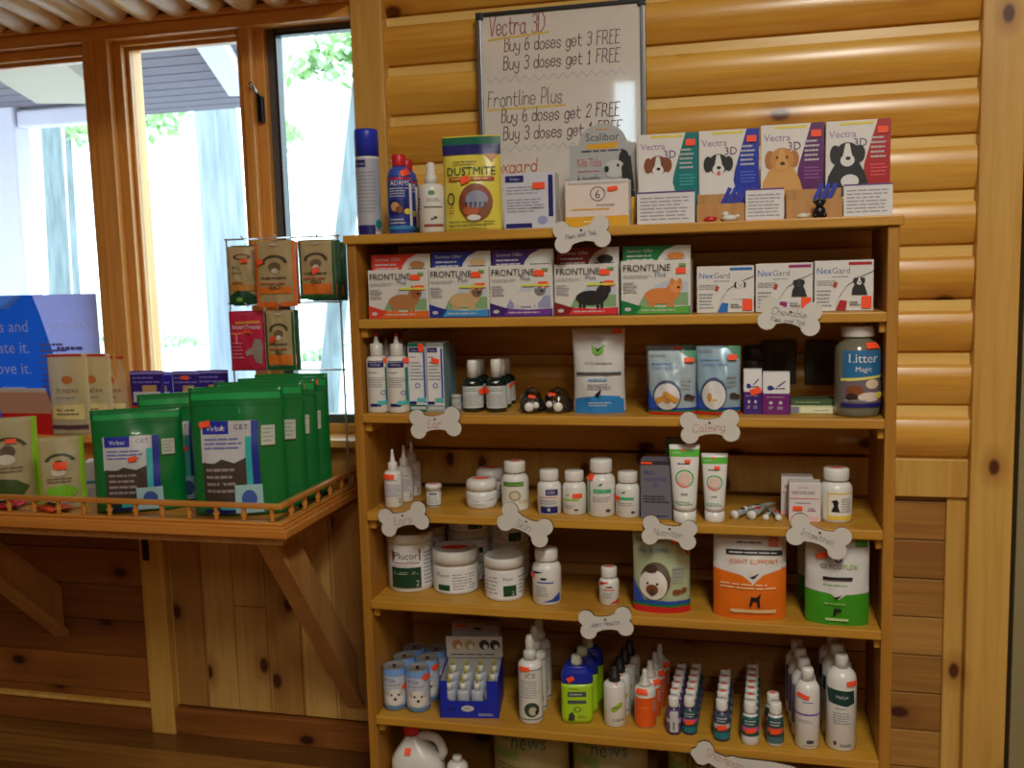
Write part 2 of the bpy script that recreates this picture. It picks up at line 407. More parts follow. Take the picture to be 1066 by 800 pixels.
# window frames
def window(n, xa, xb, zb_, zt_, dark=False):
    """opening xa..xb of glass"""
    mb = MB(); fr = FRAME
    sw = .026
    mb.box(xa-sw, xa, WY+.01, WY+.10, zb_-sw, zt_+sw, fr, .003); mb.box(xb, xb+sw, WY+.01, WY+.10, zb_-sw, zt_+sw, fr, .003)
    mb.box(xa, xb, WY+.01, WY+.10, zt_, zt_+sw, FRAMEX, .003); mb.box(xa, xb, WY+.01, WY+.10, zb_-sw, zb_, FRAMEX, .003)
    w = struct(mb.obj('window_%d' % n))
    mb = MB(); g = DARKM if dark else fr; t = .022 if dark else .010; y = WY+.03
    gm = mat((92, 92, 96), .4) if dark else fr
    mb.box(xa, xa+t, y, y+.03, zb_, zt_, gm, .002); mb.box(xb-t, xb, y, y+.03, zb_, zt_, gm, .002)
    mb.box(xa+t, xb-t, y, y+.03, zt_-t, zt_, gm, .002); mb.box(xa+t, xb-t, y, y+.03, zb_, zb_+t, gm, .002)
    if dark:
        mb.box(xa+t, xa+t+.006, y-.004, y+.028, zb_, zt_, mat((30, 30, 34), .4), .001)
        mb.box(xa+t, xb-t, y-.004, y+.028, zt_-t-.006, zt_-t, mat((30, 30, 34), .4), .001)
    mb.obj('window_frame', w)
    mb = MB(); mb.box(xa+t, xb-t, y+.012, y+.017, zb_+t, zt_-t, GLASS, 0); mb.obj('glass', w)
    if dark:
        mb = MB(); mb.box(xa-.018, xa-.004, WY-.006, WY+.01, 1.67, 1.735, DARKM, .003); mb.tube([(xa-.011, WY-.008, 1.735), (xa-.015, WY-.03, 1.755), (xa-.02, WY-.034, 1.765)], .005, CHROME); mb.obj('latch', w)
    return w
window(1, -2.75, -1.748, .89, 1.878)
window(2, -1.628, -1.290, .89, 1.893)
window(3, -1.215, -.957, .89, 1.915, True)
mb = MB()
for a, b in ((-1.748+.022, -1.628-.024), (-1.290+.024, -1.215-.024)):
    mb.box(a, b, WY-.016, WY+.12, .865, 1.93, FRAME, .004)
mb.box(-1.700, -1.688, WY-.022, WY-.014, .865, 1.915, FRAME, .003)
mb.box(-3.6, -.955, WY-.018, WY+.12, 1.905, 1.938, FRAMEX, .004)
mb.box(-3.6, -.955, WY-.034, WY+.0, 1.938, 1.952, FRAMEX, .003)
mb.box(-3.6, -2.772, WY-.016, WY+.12, .865, 1.93, FRAME, .003)
struct(mb.obj('trim_5'))
# ceiling: half logs running to the window wall, then smooth ceiling
mb = MB(); k = 0; x = -3.55
SL = .11
while x < -.93:
    rows = []
    for y in (2.295, 2.29, 2.28, 1.9, 1.4, 1.0, .7):
        rr = .043 if y < 2.285 else (.041 if y < 2.293 else .034)
        zc = 1.976+SL*(WY-y)
        rows.append([(x+rr*math.cos(a), y, zc-rr*1.0*math.sin(a)) for a in [PI*j/12 for j in range(13)]])
    mb.grid(rows, CEILLOG, True, True)
    x += .0925
mb.box(-3.6, -.88, .7, WY-.005, 2.28, 2.30, CEILLOG, 0)
cl = struct(mb.obj('ceiling'))
mb = MB()
rows = [[(-3.6, y, z), (1.9, y, z), (1.9, y, z+.05), (-3.6, y, z+.05)] for y, z in ((-3.6, 3.1), (2.46, 2.45))]
mb.grid(rows, PLAST, False, True); struct(mb.obj('ceiling'))
# rest of the room behind the camera
WALLP = mat((150, 108, 62), .7)
mb = MB(); mb.box(-3.7, -3.6, -3.6, 2.45, 0, 3.1, WALLP, 0); struct(mb.obj('wall_left'))
mb = MB(); mb.box(1.9, 2.0, -3.6, 2.45, 0, 3.1, WALLP, 0); struct(mb.obj('wall_right'))
mb = MB(); mb.box(-3.7, -1.14, -3.7, -3.6, 0, 3.1, WALLP, 0); mb.box(-.94, 2.0, -3.7, -3.6, 0, 3.1, WALLP, 0); mb.box(-1.14, -.94, -3.7, -3.6, 0, 2.2, WALLP, 0); mb.box(-1.14, -.94, -3.7, -3.6, 2.80, 3.1, WALLP, 0); struct(mb.obj('wall_front'))
mb = MB(); mb.box(-1.14, -1.125, -3.68, -3.59, 2.2, 2.8, FRAME, .002); mb.box(-.955, -.94, -3.68, -3.59, 2.2, 2.8, FRAME, .002); mb.box(-1.125, -.955, -3.68, -3.59, 2.2, 2.215, FRAMEX, .002); mb.box(-1.125, -.955, -3.68, -3.59, 2.785, 2.8, FRAMEX, .002); w4 = struct(mb.obj('window_4'))
mb = MB(); mb.box(-1.125, -.955, -3.64, -3.635, 2.215, 2.785, GLASS, 0); mb.obj('glass', w4)

# ------------------------------------------------------------------ bookshelf
FY, BY = 2.0, 2.272
ZT = [1.3625, 1.178, .968, .7445, .5385, .262, .04]; TH = .020
SX0, SX1 = -.872, .268
bs = empty('bookshelf', (0, 0, 0))
tag(bs, 'open yellow pine bookshelf full of pet products against the log wall', 'bookshelf')
for a, b in ((SX0, SX0+.022), (SX1-.022, SX1)):
    mb = MB(); mb.box(a, b, FY+.004, BY, 0, ZT[0]-TH, SIDEW, .003); mb.obj('side_panel', bs)
for k, z in enumerate(ZT):
    mb = MB()
    if k == 0: mb.box(SX0-.004, SX1+.006, FY-.004, BY, z-TH, z, SHELFW, .003)
    else: mb.box(SX0+.022, SX1-.022, FY-.002, BY, z-TH, z, SHELFW, .003)
    mb.obj('shelf', bs)
    if k:
        for a, b in ((SX0+.022, SX0+.038), (SX1-.034, SX1-.022)):
            mb = MB(); mb.box(a, b, FY+.012, BY, z-TH-.022, z-TH, SHELFW, .002); mb.obj('cleat', bs)

# ------------------------------------------------------------------ ledge with gallery rail
LX1, LY0, LZ = -.975, 1.845, .745
lg = empty('display_ledge', (0, 0, 0)); tag(lg, 'pine ledge with a spindled gallery rail under the windows', 'ledge')
mb = MB(); mb.box(-3.4, LX1, LY0, WY-.03, .716, LZ, TRIMP, .004); mb.box(-3.4, LX1+.008, LY0-.008, LY0-.0002, .721, .738, TRIMP, .003)
mb.box(LX1+.0002, LX1+.008, LY0, WY-.03, .721, .738, TRIMP, .003); mb.box(-3.4, LX1-.012, LY0+.012, LY0+.03, .700, .7158, BRK, .002)
mb.box(LX1-.03, LX1-.012, LY0+.0302, WY-.03, .700, .7158, BRK, .002); mb.obj('ledge_board', lg)
mb = MB(); ry = LY0+.014; rx = LX1-.014
mb.box(-3.4, rx+.009, ry-.009, ry+.009, LZ, LZ+.007, TRIMP, .002); mb.box(rx-.009, rx+.009, ry+.009, WY-.04, LZ, LZ+.007, TRIMP, .002); mb.obj('bottom_rail', lg)
mb = MB(); zr = LZ+.036
mb.box(-3.4, rx+.008, ry-.008, ry+.008, zr, zr+.011, TRIMP, .0035); mb.box(rx-.008, rx+.008, ry+.008, WY-.04, zr, zr+.011, TRIMP, .0035); mb.obj('top_rail', lg)
mb = MB(); mb.lathe([(.004, 0), (.0065, .003), (.0038, .007), (.0080, .0145), (.0038, .022), (.0065, .026), (.004, .029)], TRIMP, 12); sp0 = mb.obj('spindle', lg, (rx-.02, ry, LZ+.007))
xs = [rx-.02-.067*k for k in range(1, 20)]
for x in xs: s_ = sp0.copy(); COL.objects.link(s_); s_.location = (x, ry, LZ+.007)
for k in range(6): s_ = sp0.copy(); COL.objects.link(s_); s_.location = (rx, ry+.05+.067*k, LZ+.007)
# diagonal brackets
def bracket(x, label, drop, far):
    b = empty('ledge_bracket', (x, 0, 0)); tag(b, label, 'bracket', 'diagonal brackets under the ledge')
    ya, yb = LY0+.05, WY-.002; za, zb_ = .698, .698-drop
    def slab(y0, z0, y1, z1, t, xw0, xw1, m, nm):
        d = Vector((0, y1-y0, z1-z0)).normalized(); n = Vector((0, d.z, -d.y))
        if n.z > 0: n = -n
        mb = MB(); i = mb.mi(m)
        q = [Vector((0, y0, z0)), Vector((0, y1, z1)), Vector((0, y1, z1-t*1.2)), Vector((0, y0-0, z0))+n*t]
        q = [Vector((0, y0+.10, z0)), Vector((0, y1, z1+.13)), Vector((0, y1, z1)), Vector((0, y0, z0))]
        q = q if t > 0 else q
        A = [mb.bm.verts.new((xw0, p.y, p.z)) for p in q]; B = [mb.bm.verts.new((xw1, p.y, p.z)) for p in q]
        for f in (A[::-1], B): mb.bm.faces.new(f)
        for k in range(4): l = (k+1) % 4; mb.bm.faces.new((A[k], A[l], B[l], B[k]))
        bmesh.ops.bevel(mb.bm, geom=list(mb.bm.edges), offset=.002, segments=1, affect='EDGES')
        mb.obj(nm, b)
    slab(ya, za, yb, zb_, 1, -.012, .012, BRK, 'brace')
    # facing strip along the lower edge of the brace
    mb = MB(); q = [(ya-.016, za), (ya, za), (yb, zb_), (yb, zb_-.022)]
    A = [mb.bm.verts.new((-.024, p[0], p[1])) for p in q]; B = [mb.bm.verts.new((.024, p[0], p[1])) for p in q]; mb.mi(BRK)
    for f in (A[::-1], B): mb.bm.faces.new(f)
    for k in range(4): l = (k+1) % 4; mb.bm.faces.new((A[k], A[l], B[l], B[k]))
    mb.obj('facing_strip', b)
bracket(-1.04, 'diagonal wooden bracket under the ledge, nearest the bookshelf', .56, 0)
bracket(-1.95, 'diagonal wooden bracket under the ledge at the far left', .42, 0)
WORLD, L1, L2, L3, EXPO = 7.0, 56, 36, 13, -.12

# ------------------------------------------------------------------ outside
GRD = mat((198, 202, 204), .9); BARK = None
def bark(name, a, b):
    m = wood(name, a, b, 'Z', None, .9, 0, .35, 0); return m
BK1 = bark('bark_pale', (150, 158, 168), (112, 120, 132)); BK2 = bark('bark_grey', (132, 142, 146), (92, 102, 106))
LEAF = mat((150, 186, 120), .7); LEAF2 = mat((186, 212, 168), .7)
mb = MB(); mb.box(-60, 30, 2.5, 80, -.5, -.4, GRD, 0); struct(mb.obj('ground'))
PB = mat((104, 94, 106), .8); PF = mat((44, 40, 44), .8); PW = mat((206, 200, 220), .6)
ex = lambda Y: aty(262, 60, Y).x            # hip edge of the porch roof
mb = MB()
for y in range(15):
    ya, yb = 2.60+.15*y, 2.60+.15*y+.135
    mb.prism([(0, 0), (1, 0), (1, 1), (0, 1)], 0, 1, PB) if False else None
    A = [(-9, ya), (ex(ya), ya), (ex(yb), yb), (-9, yb)]; i = mb.mi(PB)
    lo = [mb.bm.verts.new((x_, y_, 2.18)) for x_, y_ in A]; hi = [mb.bm.verts.new((x_, y_, 2.20)) for x_, y_ in A]
    for f in (lo, hi[::-1]): mb.bm.faces.new(f).material_index = i
    for k in range(4): l = (k+1) % 4; mb.bm.faces.new((lo[k], lo[l], hi[l], hi[k])).material_index = i
i = mb.mi(PF); A = [(-9, 2.5), (ex(2.5), 2.5), (ex(4.85), 4.85), (-9, 4.85)]
lo = [mb.bm.verts.new((x_, y_, 2.21)) for x_, y_ in A]; hi = [mb.bm.verts.new((x_, y_, 2.27)) for x_, y_ in A]
for f in (lo, hi[::-1]): mb.bm.faces.new(f).material_index = i
for k in range(4): l = (k+1) % 4; mb.bm.faces.new((lo[k], lo[l], hi[l], hi[k])).material_index = i
pr = struct(mb.obj('porch_roof'))
def rafter(pa, pb, w, m):
    a, b = atz(*pa, 2.12), atz(*pb, 2.12); d = (b-a).normalized(); n = Vector((-d.y, d.x, 0))*w/2; mb = MB(); mb.mi(m)
    a = a-d*.3; A = []
    for q in (a, b): A.append([mb.bm.verts.new(v) for v in (q-n, q+n, q+n+Vector((0, 0, .06)), q-n+Vector((0, 0, .06)))])
    for k in range(4): l = (k+1) % 4; mb.bm.faces.new((A[0][k], A[0][l], A[1][l], A[1][k]))
    mb.bm.faces.new(A[0][::-1]); mb.bm.faces.new(A[1]); return mb.obj('rafter', pr)
rafter((216, 45), (250, 100), .10, PW); rafter((10, 60), (78, 108), .34, mat((170, 158, 140), .7))
a, b = aty(-10, 150, 4.42), aty(24, 150, 4.42)
mb = MB(); mb.box(a.x, b.x, 4.36, 4.48, -.4, aty(10, 112, 4.42).z, PW, .01); tag(mb.obj('porch_post'), 'pale lilac square porch post outside the left window', 'post')
z1, z0 = aty(50, 115, 4.42).z, aty(50, 132, 4.42).z
mb = MB(); mb.box(b.x+.005, aty(104, 120, 4.42).x, 4.38, 4.46, z0, z1, PW, .01); tag(mb.obj('porch_beam'), 'pale horizontal porch beam outside the left window', 'beam')
def tree(px, Y, wpx, label, m, leanpx=0, fol=(), cat='tree', group=None):
    a = aty(px, 300, Y); r = wpx*Y/F/2; e = empty('tree', (a.x, Y, -.42)); tag(e, label, cat, group)
    mb = MB(); lean = leanpx*Y/F; R = random.Random(px); pts = []
    rows = []
    for k in range(14):
        t = k/13; z = 9*t; rr = r*(1.06-.35*t)*(1+.25*max(0, .06-t)/.06)
        cx = lean*(t*9/3.5-.35)+.3*r*math.sin(5*t+px); rows.append([(cx+rr*(1+.07*math.sin(5*q+px))*math.cos(q*2*PI/16), rr*math.sin(q*2*PI/16), z) for q in range(16)])
    mb.grid(rows, m); mb.obj('trunk', e)
    if fol:
        mb = MB(); i = mb.mi(LEAF); j = mb.mi(LEAF2)
        for (fx, fy, rad, n) in fol:
            c = aty(fx, fy, Y)-Vector((a.x, Y, -.42)); rr = rad*Y/F
            mb.tube([(c.x*.1, 0, c.z-.2*rr), (c.x*.6, c.y*.5, c.z-.1*rr), c], .012*Y/8, m, 6, .004)
            for _ in range(n):
                d = Vector((R.gauss(0, .5), R.gauss(0, .5), R.gauss(0, .4)))*rr; s = .05*Y/8*R.uniform(.7, 1.6)
                u = Vector((R.uniform(-1, 1), R.uniform(-1, 1), R.uniform(-1, 1))).normalized(); w = u.orthogonal().normalized()
                p = c+d; f = mb.bm.faces.new([mb.bm.verts.new(p+q) for q in (-u*s, w*s*.5, u*s, -w*s*.5)]); f.material_index = R.choice((i, j))
        mb.obj('foliage', e)
    return e
tree(233, 7.5, 50, 'thick pale grey tree trunk seen through the middle window', BK1, -4)
tree(147, 13, 11, 'thin young tree with green leaves outside the middle window', BK2, 6, [(150, 115, 40, 160), (175, 122, 26, 90), (135, 105, 22, 60)])
tree(36, 12, 17, 'mossy tree trunk outside the left window, nearest the porch post', BK2, -3)
tree(62, 14, 26, 'broad tree trunk in the middle of the left window', BK2, 2)
tree(80, 17, 9, 'slim trunk outside the left window, nearest the window mullion', BK2, 3, [(84, 140, 16, 60)])
tree(350, 9, 24, 'dark leaning tree trunk outside the narrow right window', BK2, 62, [(350, 60, 34, 160), (320, 70, 24, 60), (365, 40, 30, 120)])
tree(300, 12, 9, 'thin tree at the left of the narrow right window', BK2, 4, [(302, 140, 18, 60)])
R = random.Random(5)
for k, (px, Y, rad, lab) in enumerate(((335, 18, 30, 'low green bush outside the narrow right window'), (185, 22, 34, 'low green bush outside the middle window, left of the thick trunk'), (120, 24, 20, 'low green bush outside the middle window, nearest the mullion'))):
    c = atz(px, 380, -.4) if False else Vector((aty(px, 350, Y).x, Y, 0)); mb = MB(); i = mb.mi(LEAF2); rr = rad*Y/F
    for _ in range(150):
        d = Vector((R.gauss(0, .55), R.gauss(0, .5), abs(R.gauss(0, .3))))*rr; s = .12*R.uniform(.7, 1.5); u = Vector((R.uniform(-1, 1), R.uniform(-1, 1), R.uniform(-1, 1))).normalized(); w = u.orthogonal().normalized()
        mb.bm.faces.new([mb.bm.verts.new(d+q) for q in (-u*s, w*s*.5, u*s, -w*s*.5)])
    tag(mb.obj('bush', None, (c.x, Y, -.4)), lab, 'bush')

# ------------------------------------------------------------------ light
w = bpy.data.worlds.new('world'); C.world = w; w.use_nodes = True; nt = w.node_tree
bg = nt.nodes['Background']; tcw = nt.nodes.new('ShaderNodeTexCoord'); sx = nt.nodes.new('ShaderNodeSeparateXYZ'); nt.links.new(tcw.outputs['Generated'], sx.inputs[0])
cr = nt.nodes.new('ShaderNodeValToRGB'); cr.color_ramp.elements[0].position = .45; cr.color_ramp.elements[0].color = (.80, .88, .90, 1)
cr.color_ramp.elements[1].position = .62; cr.color_ramp.elements[1].color = (.88, .96, 1, 1)
mr = nt.nodes.new('ShaderNodeMapRange'); mr.inputs[1].default_value = -1; mr.inputs[2].default_value = 1; nt.links.new(sx.outputs[2], mr.inputs[0]); nt.links.new(mr.outputs[0], cr.inputs[0])
nt.links.new(cr.outputs[0], bg.inputs['Color']); bg.inputs['Strength'].default_value = WORLD
def lamp(name, loc, sx_, sy_, power, col, label, rz=0):
    """ceiling fixture: housing with a glowing diffuser"""
    e = empty('ceiling_light', loc, rz); tag(e, label, 'ceiling light', None)
    mb = MB(); mb.box(-sx_/2-.02, sx_/2+.02, -sy_/2-.02, sy_/2+.02, 0, .05, mat((210, 210, 205), .5), .004); mb.obj('housing', e)
    ld = bpy.data.lights.new(name, 'AREA'); ld.shape = 'RECTANGLE'; ld.size = sx_; ld.size_y = sy_; ld.energy = power; ld.color = col
    lo = bpy.data.objects.new('lamp', ld); COL.objects.link(lo); lo.parent = e; lo.location = (0, 0, -.004)
WARM = (1, .95, .84); 
lamp('a', (.35, .15, 2.63), .3, 1.2, L1, WARM, 'long ceiling light above the photographer')
lamp('b', (.9, -2.2, 2.86), .3, 1.2, L2, (1, .95, .86), 'ceiling light at the far end of the room behind the photographer')
lamp('c', (-2.2, -.3, 2.66), .3, 1.2, L3, WARM, 'ceiling light at the left behind the photographer')
C.view_settings.view_transform = 'Standard'; C.view_settings.look = 'None'; C.view_settings.gamma = 1; C.view_settings.use_curve_mapping = False
C.view_settings.exposure = EXPO
C.cycles.use_denoising = True; C.cycles.max_bounces = 8; C.cycles.sample_clamp_indirect = 4
try: C.cycles.denoiser = 'OPENIMAGEDENOISE'
except Exception: pass

cd.dof.use_dof = True; cd.dof.focus_distance = 1.25; cd.dof.aperture_fstop = 12

# ------------------------------------------------------------------ product builders
def sticker(S, parent, u, v, w, h, W_, H_, m=ORG, tilt=0):
    """orange price label: centre u,v; size w,h in metres on a surface W_ x H_"""
    mb = MB(); mb.layer = 16
    ca, sa = math.cos(tilt), math.sin(tilt); n = 4
    g = []
    for j in range(3):
        r_ = []
        for i in range(n+1):
            a, b = (i/n-.5)*w, (j/2-.5)*h; r_.append((u+(a*ca-b*sa)/W_, v+(a*sa+b*ca)/H_))
        g.append(r_)
    t = bmesh.new(); V = [[t.verts.new((x, y, 0)) for x, y in r_] for r_ in g]
    for j in range(2):
        for i in range(n): t.faces.new((V[j][i], V[j][i+1], V[j+1][i+1], V[j+1][i]))
    mb.flat(t, m, S, None)
    return mb.obj('price_sticker', parent)

def carton(name, w, h, d, base, side=None, deco=None, st=(), bev=.0012):
    """printed box, origin at the middle of its front bottom edge; front faces -y"""
    mb = MB(); side = side or base
    mb.box(-w/2, w/2, 0, d, 0, h, base, bev)
    if side is not base:
        mb.box(w/2-.0002, w/2+.0004, .001, d-.001, .001, h-.001, side, 0)
    S = lambda u, v, e: (-w/2+u*w, -e, v*h)
    D = Dec(mb, S, w, h)
    if deco: deco(D)
    o = mb.obj(name)
    for s in st: sticker(S, o, s[0], s[1], s[2]*w, s[3]*h, w, h, tilt=s[4] if len(s) > 4 else 0)
    return o

def pouch(name, w, h, d, base, deco=None, st=(), pinch=.03, flatb=False, hole=False, crumple=.0012, seed=1, tops=.996, wav=0):
    R = random.Random(seed); ph = [R.uniform(0, 6) for _ in range(6)]
    def hw(v):
        return w/2*(1-pinch*math.sin(PI*min(1, v*1.05))-.0*v)
    def g(v):
        if flatb: return max(.03, math.sin(PI*(.04+.94*v))**.6)
        return max(.03, (1-v)**.65*(.85+.5*math.sin(PI*v)))
    def dep(u, v):
        s = max(0, math.sin(PI*u))**.6
        c = crumple*(math.sin(9*u+7*v+ph[0])+math.sin(17*v-6*u+ph[1])*.7+math.sin(23*u+11*v+ph[2])*.5)*s*min(1, 3*(1-v)+.15)
        return max(.0005, .0006+d/2*g(v)*s+c)
    def top(u): return h*(tops+(1-tops)*math.cos((u-.5)*3))+wav*math.sin(u*7+ph[3])
    def S(u, v, e): return (-hw(v)+2*hw(v)*u, -dep(u, v)-e*2.2-(.0010 if e else 0), v*top(u))
    mb = MB(); n = 18; k = 22; rows = []
    for j in range(k+1):
        v = j/k; r_ = [S(i/n, v, 0) for i in range(n+1)]
        bk = [(-hw(v)+2*hw(v)*(i/n), dep(1-i/n, v), v*top(i/n)) for i in range(n, -1, -1)]
        rows.append(r_+bk)
    mb.grid(rows, base, True)
    D = Dec(mb, S, w, h, True)
    if deco: deco(D)
    o = mb.obj(name)
    for s in st: sticker(S, o, s[0], s[1], s[2]*w, s[3]*h, w, h, tilt=s[4] if len(s) > 4 else 0)
    return o

def lathe_S(prof, R, h):
    def rad(z):
        for (r0, z0), (r1, z1) in zip(prof, prof[1:]):
            if z0 <= z <= z1: return r0+(r1-r0)*((z-z0)/max(1e-6, z1-z0))
        return prof[-1][0]
    def S(u, v, e):
        z = v*h; q = max(-.999, min(.999, 2*(u-.5))); r = rad(z)+e; x = r*q
        return (x, -math.sqrt(max(0, r*r-x*x)), z)
    return S
def vessel(name, w, h, hb, prof, base, cap=None, capprof=None, deco=None, st=(), rib=0, cst=None, capname='cap', sx=1, seg=32, tip=None, tipm=None):
    """turned bottle or jar. hb: body height; prof: (r/R, z/hb); capprof: (r/R, z/(h-hb)) above hb"""
    R = w/2; P = [(r*R, z*hb) for r, z in prof]
    mb = MB(); mb.lathe(P, base, seg); S = lathe_S(P, R, hb); D = Dec(mb, S, w, hb, True)
    if deco: deco(D)
    o = mb.obj(name)
    if cap:
        cp = [(r*R, z*(h-hb)) for r, z in capprof]
        mb = MB(); mb.lathe(cp, cap, seg if not rib else 44, rib=rib)
        c = mb.obj(capname, o, (0, 0, hb))
        if tip:
            mb = MB(); mb.lathe([(r*R, z*(h-hb)) for r, z in tip], tipm, 16); mb.obj('tip', c)
        if cst:
            mb = MB(); z = cp[-1][1] if cst == 'top' else 0
            rr = max(r for r, z_ in cp if z_ > .8*cp[-1][1])*.55
            t = bmesh.new(); t.faces.new([t.verts.new((rr*math.cos(a)*1.1, rr*math.sin(a)*.6, 0)) for a in [2*PI*k/14 for k in range(14)]])
            mb.join(t, ORG); mb.obj('price_sticker', c, (0, 0, cp[-1][1]+.0006))
    for s in st: sticker(S, o, s[0], s[1], s[2]*w, s[3]*hb, w, hb, tilt=s[4] if len(s) > 4 else 0)
    return o
PILL = [(.0, 0), (.93, 0), (1, .03), (1, .80), (.95, .87), (.80, .93), (.62, .965), (.62, 1.0)]
CAP = [(0, 0), (.72, 0), (.74, .05), (.74, .9), (.70, 1.0), (0, 1.0)]
JARB = [(0, 0), (.94, 0), (.985, .04), (.985, .94), (.93, 1.0), (0, 1)]
JCAP = [(0, 0), (1.0, 0), (1.0, .8), (.97, .95), (.9, 1.0), (0, 1.0)]
SPB = [(0, 0), (.92, 0), (1, .03), (1, .90), (.94, .95), (.7, .985), (.45, 1.0), (0, 1)]
SPOUT = [(0, 0), (.50, 0), (.52, .02), (.52, .32), (.46, .36), (.34, .38), (.28, .45), (.14, .85), (.12, 1.0), (0, 1.0)]
PUMP = [(0, 0), (.55, 0), (.55, .30), (.42, .36), (.34, .40), (.36, .44), (.36, .78), (.30, .84), (.24, .98), (0, 1.0)]
SHAM = [(0, 0), (.92, 0), (1, .02), (1, .84), (.95, .91), (.80, .96), (.5, 1.0), (0, 1)]
SCAP = [(0, 0), (.44, 0), (.44, .85), (.38, 1), (0, 1.0)]
CANP = [(0, 0), (.86, 0), (.90, .02), (1, .05), (1, .93), (.90, .985), (.90, 1.0), (.84, 1.0), (.83, .975), (0, .975)]

def dogface(D, x, y, s, fur, patch, ears, asp=1.0, nose=BLK, tongue=False, chest=None):
    """portrait of a dog; s = head radius in u; asp = du/dv scale"""
    k = s*asp
    D.poly(chest or fur, [(x-1.7*s, y-3.2*k), (x-1.5*s, y-1.6*k), (x-.8*s, y-.3*k), (x+.8*s, y-.3*k), (x+1.4*s, y-1.5*k), (x+1.9*s, y-3.2*k)])
    D.ell(ears, x-.95*s, y+.15*k, .42*s, .75*k); D.ell(ears, x+.95*s, y+.15*k, .42*s, .7*k)
    D.ell(patch, x, y+.15*k, .95*s, .95*k); D.poly(fur, [(x-.16*s, y+1.0*k), (x+.16*s, y+1.0*k), (x+.4*s, y-.2*k), (x-.4*s, y-.2*k)])
    D.ell(fur, x, y-.35*k, .55*s, .5*k); D.ell(nose, x+.05*s, y-.2*k, .2*s, .15*k)
    D.ell(BLK, x-.38*s, y+.3*k, .1*s, .1*k); D.ell(BLK, x+.4*s, y+.3*k, .1*s, .1*k)
    if tongue: D.ell(mat((210, 90, 100), .5), x+.05*s, y-.72*k, .15*s, .22*k)
def beast(D, x, y, s, asp, body, head):
    """small standing animal, side on"""
    k = s*asp
    for q in (-.8, -.55, .35, .6): D.rect(body, x+q*s-.1*s, y-.85*k, x+q*s+.1*s, y-.1*k)
    D.ell(body, x-.1*s, y, 1.0*s, .48*k); D.ell(body, x+.65*s, y+.3*k, .42*s, .5*k); D.ell(head, x+.85*s, y+.55*k, .38*s, .38*k)
    D.ell(body, x+.6*s, y+.85*k, .13*s, .2*k); D.ell(body, x+1.05*s, y+.85*k, .13*s, .2*k); D.ell(BLK, x+.98*s, y+.5*k, .09*s, .08*k)

Z0, Z1, Z2, Z3, Z4, Z5, Z6 = [z+.0004 for z in ZT]

# ================================================================== top of the bookshelf
l, w_, h_, rz = fit(373, 398, 135, Z0, 2.07)
def d_spray(D):
    D.rect(mat((176, 182, 196), .35), .0, .0, 1, 1); D.rect(NAVY, .02, .86, .42, .95); D.text(LG, 'Virbac', .04, .885, .04, .34, 'l'); D.lines(GK, .08, .28, .9, .82, 12)
    D.rect(NAVY, .05, .01, .72, .13); D.ell(TEAL, .86, .14, .12, .06)
o = vessel('spray_can', w_, h_, h_*.745, [(0, 0), (.95, 0), (1, .01), (1, .985), (.97, 1.0), (0, 1)], WH, mat((36, 56, 190), .35), [(0, 0), (1.0, 0), (1.0, .9), (.94, 1), (0, 1)], d_spray, [(.92, 1.13, .2, .06)])
put(o, l, rz); tag(o, 'tall pale aerosol can with a blue cap at the left end of the shelf top', 'spray can')
def d_adams(D):
    D.rect(mat((40, 60, 150), .35), 0, 0, 1, .86); D.rect(RED, .0, .80, 1, .825); D.text(WH, 'ADAMS', .5, .71, .075, .75); D.lines(LG, .1, .54, .85, .69, 4)
    D.rect(NAVY, .05, .28, .78, .50); D.ell(TAN, .3, .40, .16, .07); D.ell(BRN, .45, .36, .14, .05); D.ell(YEL, .76, .33, .12, .045); D.lines(LG, .1, .14, .75, .24, 2)
    D.rect(SKYB, .0, .0, 1, .12); D.rect(WH, .84, .12, .93, .74)
for i, (p0, p1, pt, Y, lab) in enumerate(((405, 431, 161, 2.06, 'front blue flea spray bottle with a red cap beside the tall aerosol can'), (414, 437, 166, 2.15, 'rear blue bottle with a red cap, half hidden behind its twin'))):
    l, w_, h_, rz = fit(p0, p1, pt, Z0, Y)
    o = vessel('flea_spray_bottle', w_, h_, h_*.85, [(0, 0), (.95, 0), (1, .02), (1, .78), (.97, .86), (.85, .94), (.55, 1.0), (0, 1)], mat((56, 84, 180), .35), RED, [(0, 0), (.55, 0), (.58, .1), (.58, .85), (.5, 1), (0, 1)], d_adams, [(.72, .90, .36, .09, .4)] if i == 0 else ())
    put(o, l, rz); tag(o, lab, 'bottle', 'blue bottles with red caps')
def d_paw(D):
    D.ell(mat((90, 140, 80), .5), .5, .80, .13, .05); D.rect(TXT, .2, .50, .9, .525); D.lines(GK, .3, .62, .8, .70, 2); D.ell(TXT, .62, .30, .08, .03); D.ell(TXT, .5, .27, .06, .02); D.rect(mat((150, 60, 50), .5), .2, .12, .9, .17); D.lines(TXT, .0, .45, .12, .72, 4)
l, w_, h_, rz = fit(437, 464, 169, Z0, 2.055)
o = vessel('spray_bottle', w_, h_, h_*.70, SPB, WHP, WHP, [(0, 0), (.48, 0), (.48, .35), (.36, .42), (.33, .9), (.22, 1), (0, 1)], d_paw); put(o, l, rz)
tag(o, 'small white spray bottle with leaf emblem, between the blue bottles and yellow bag', 'bottle')
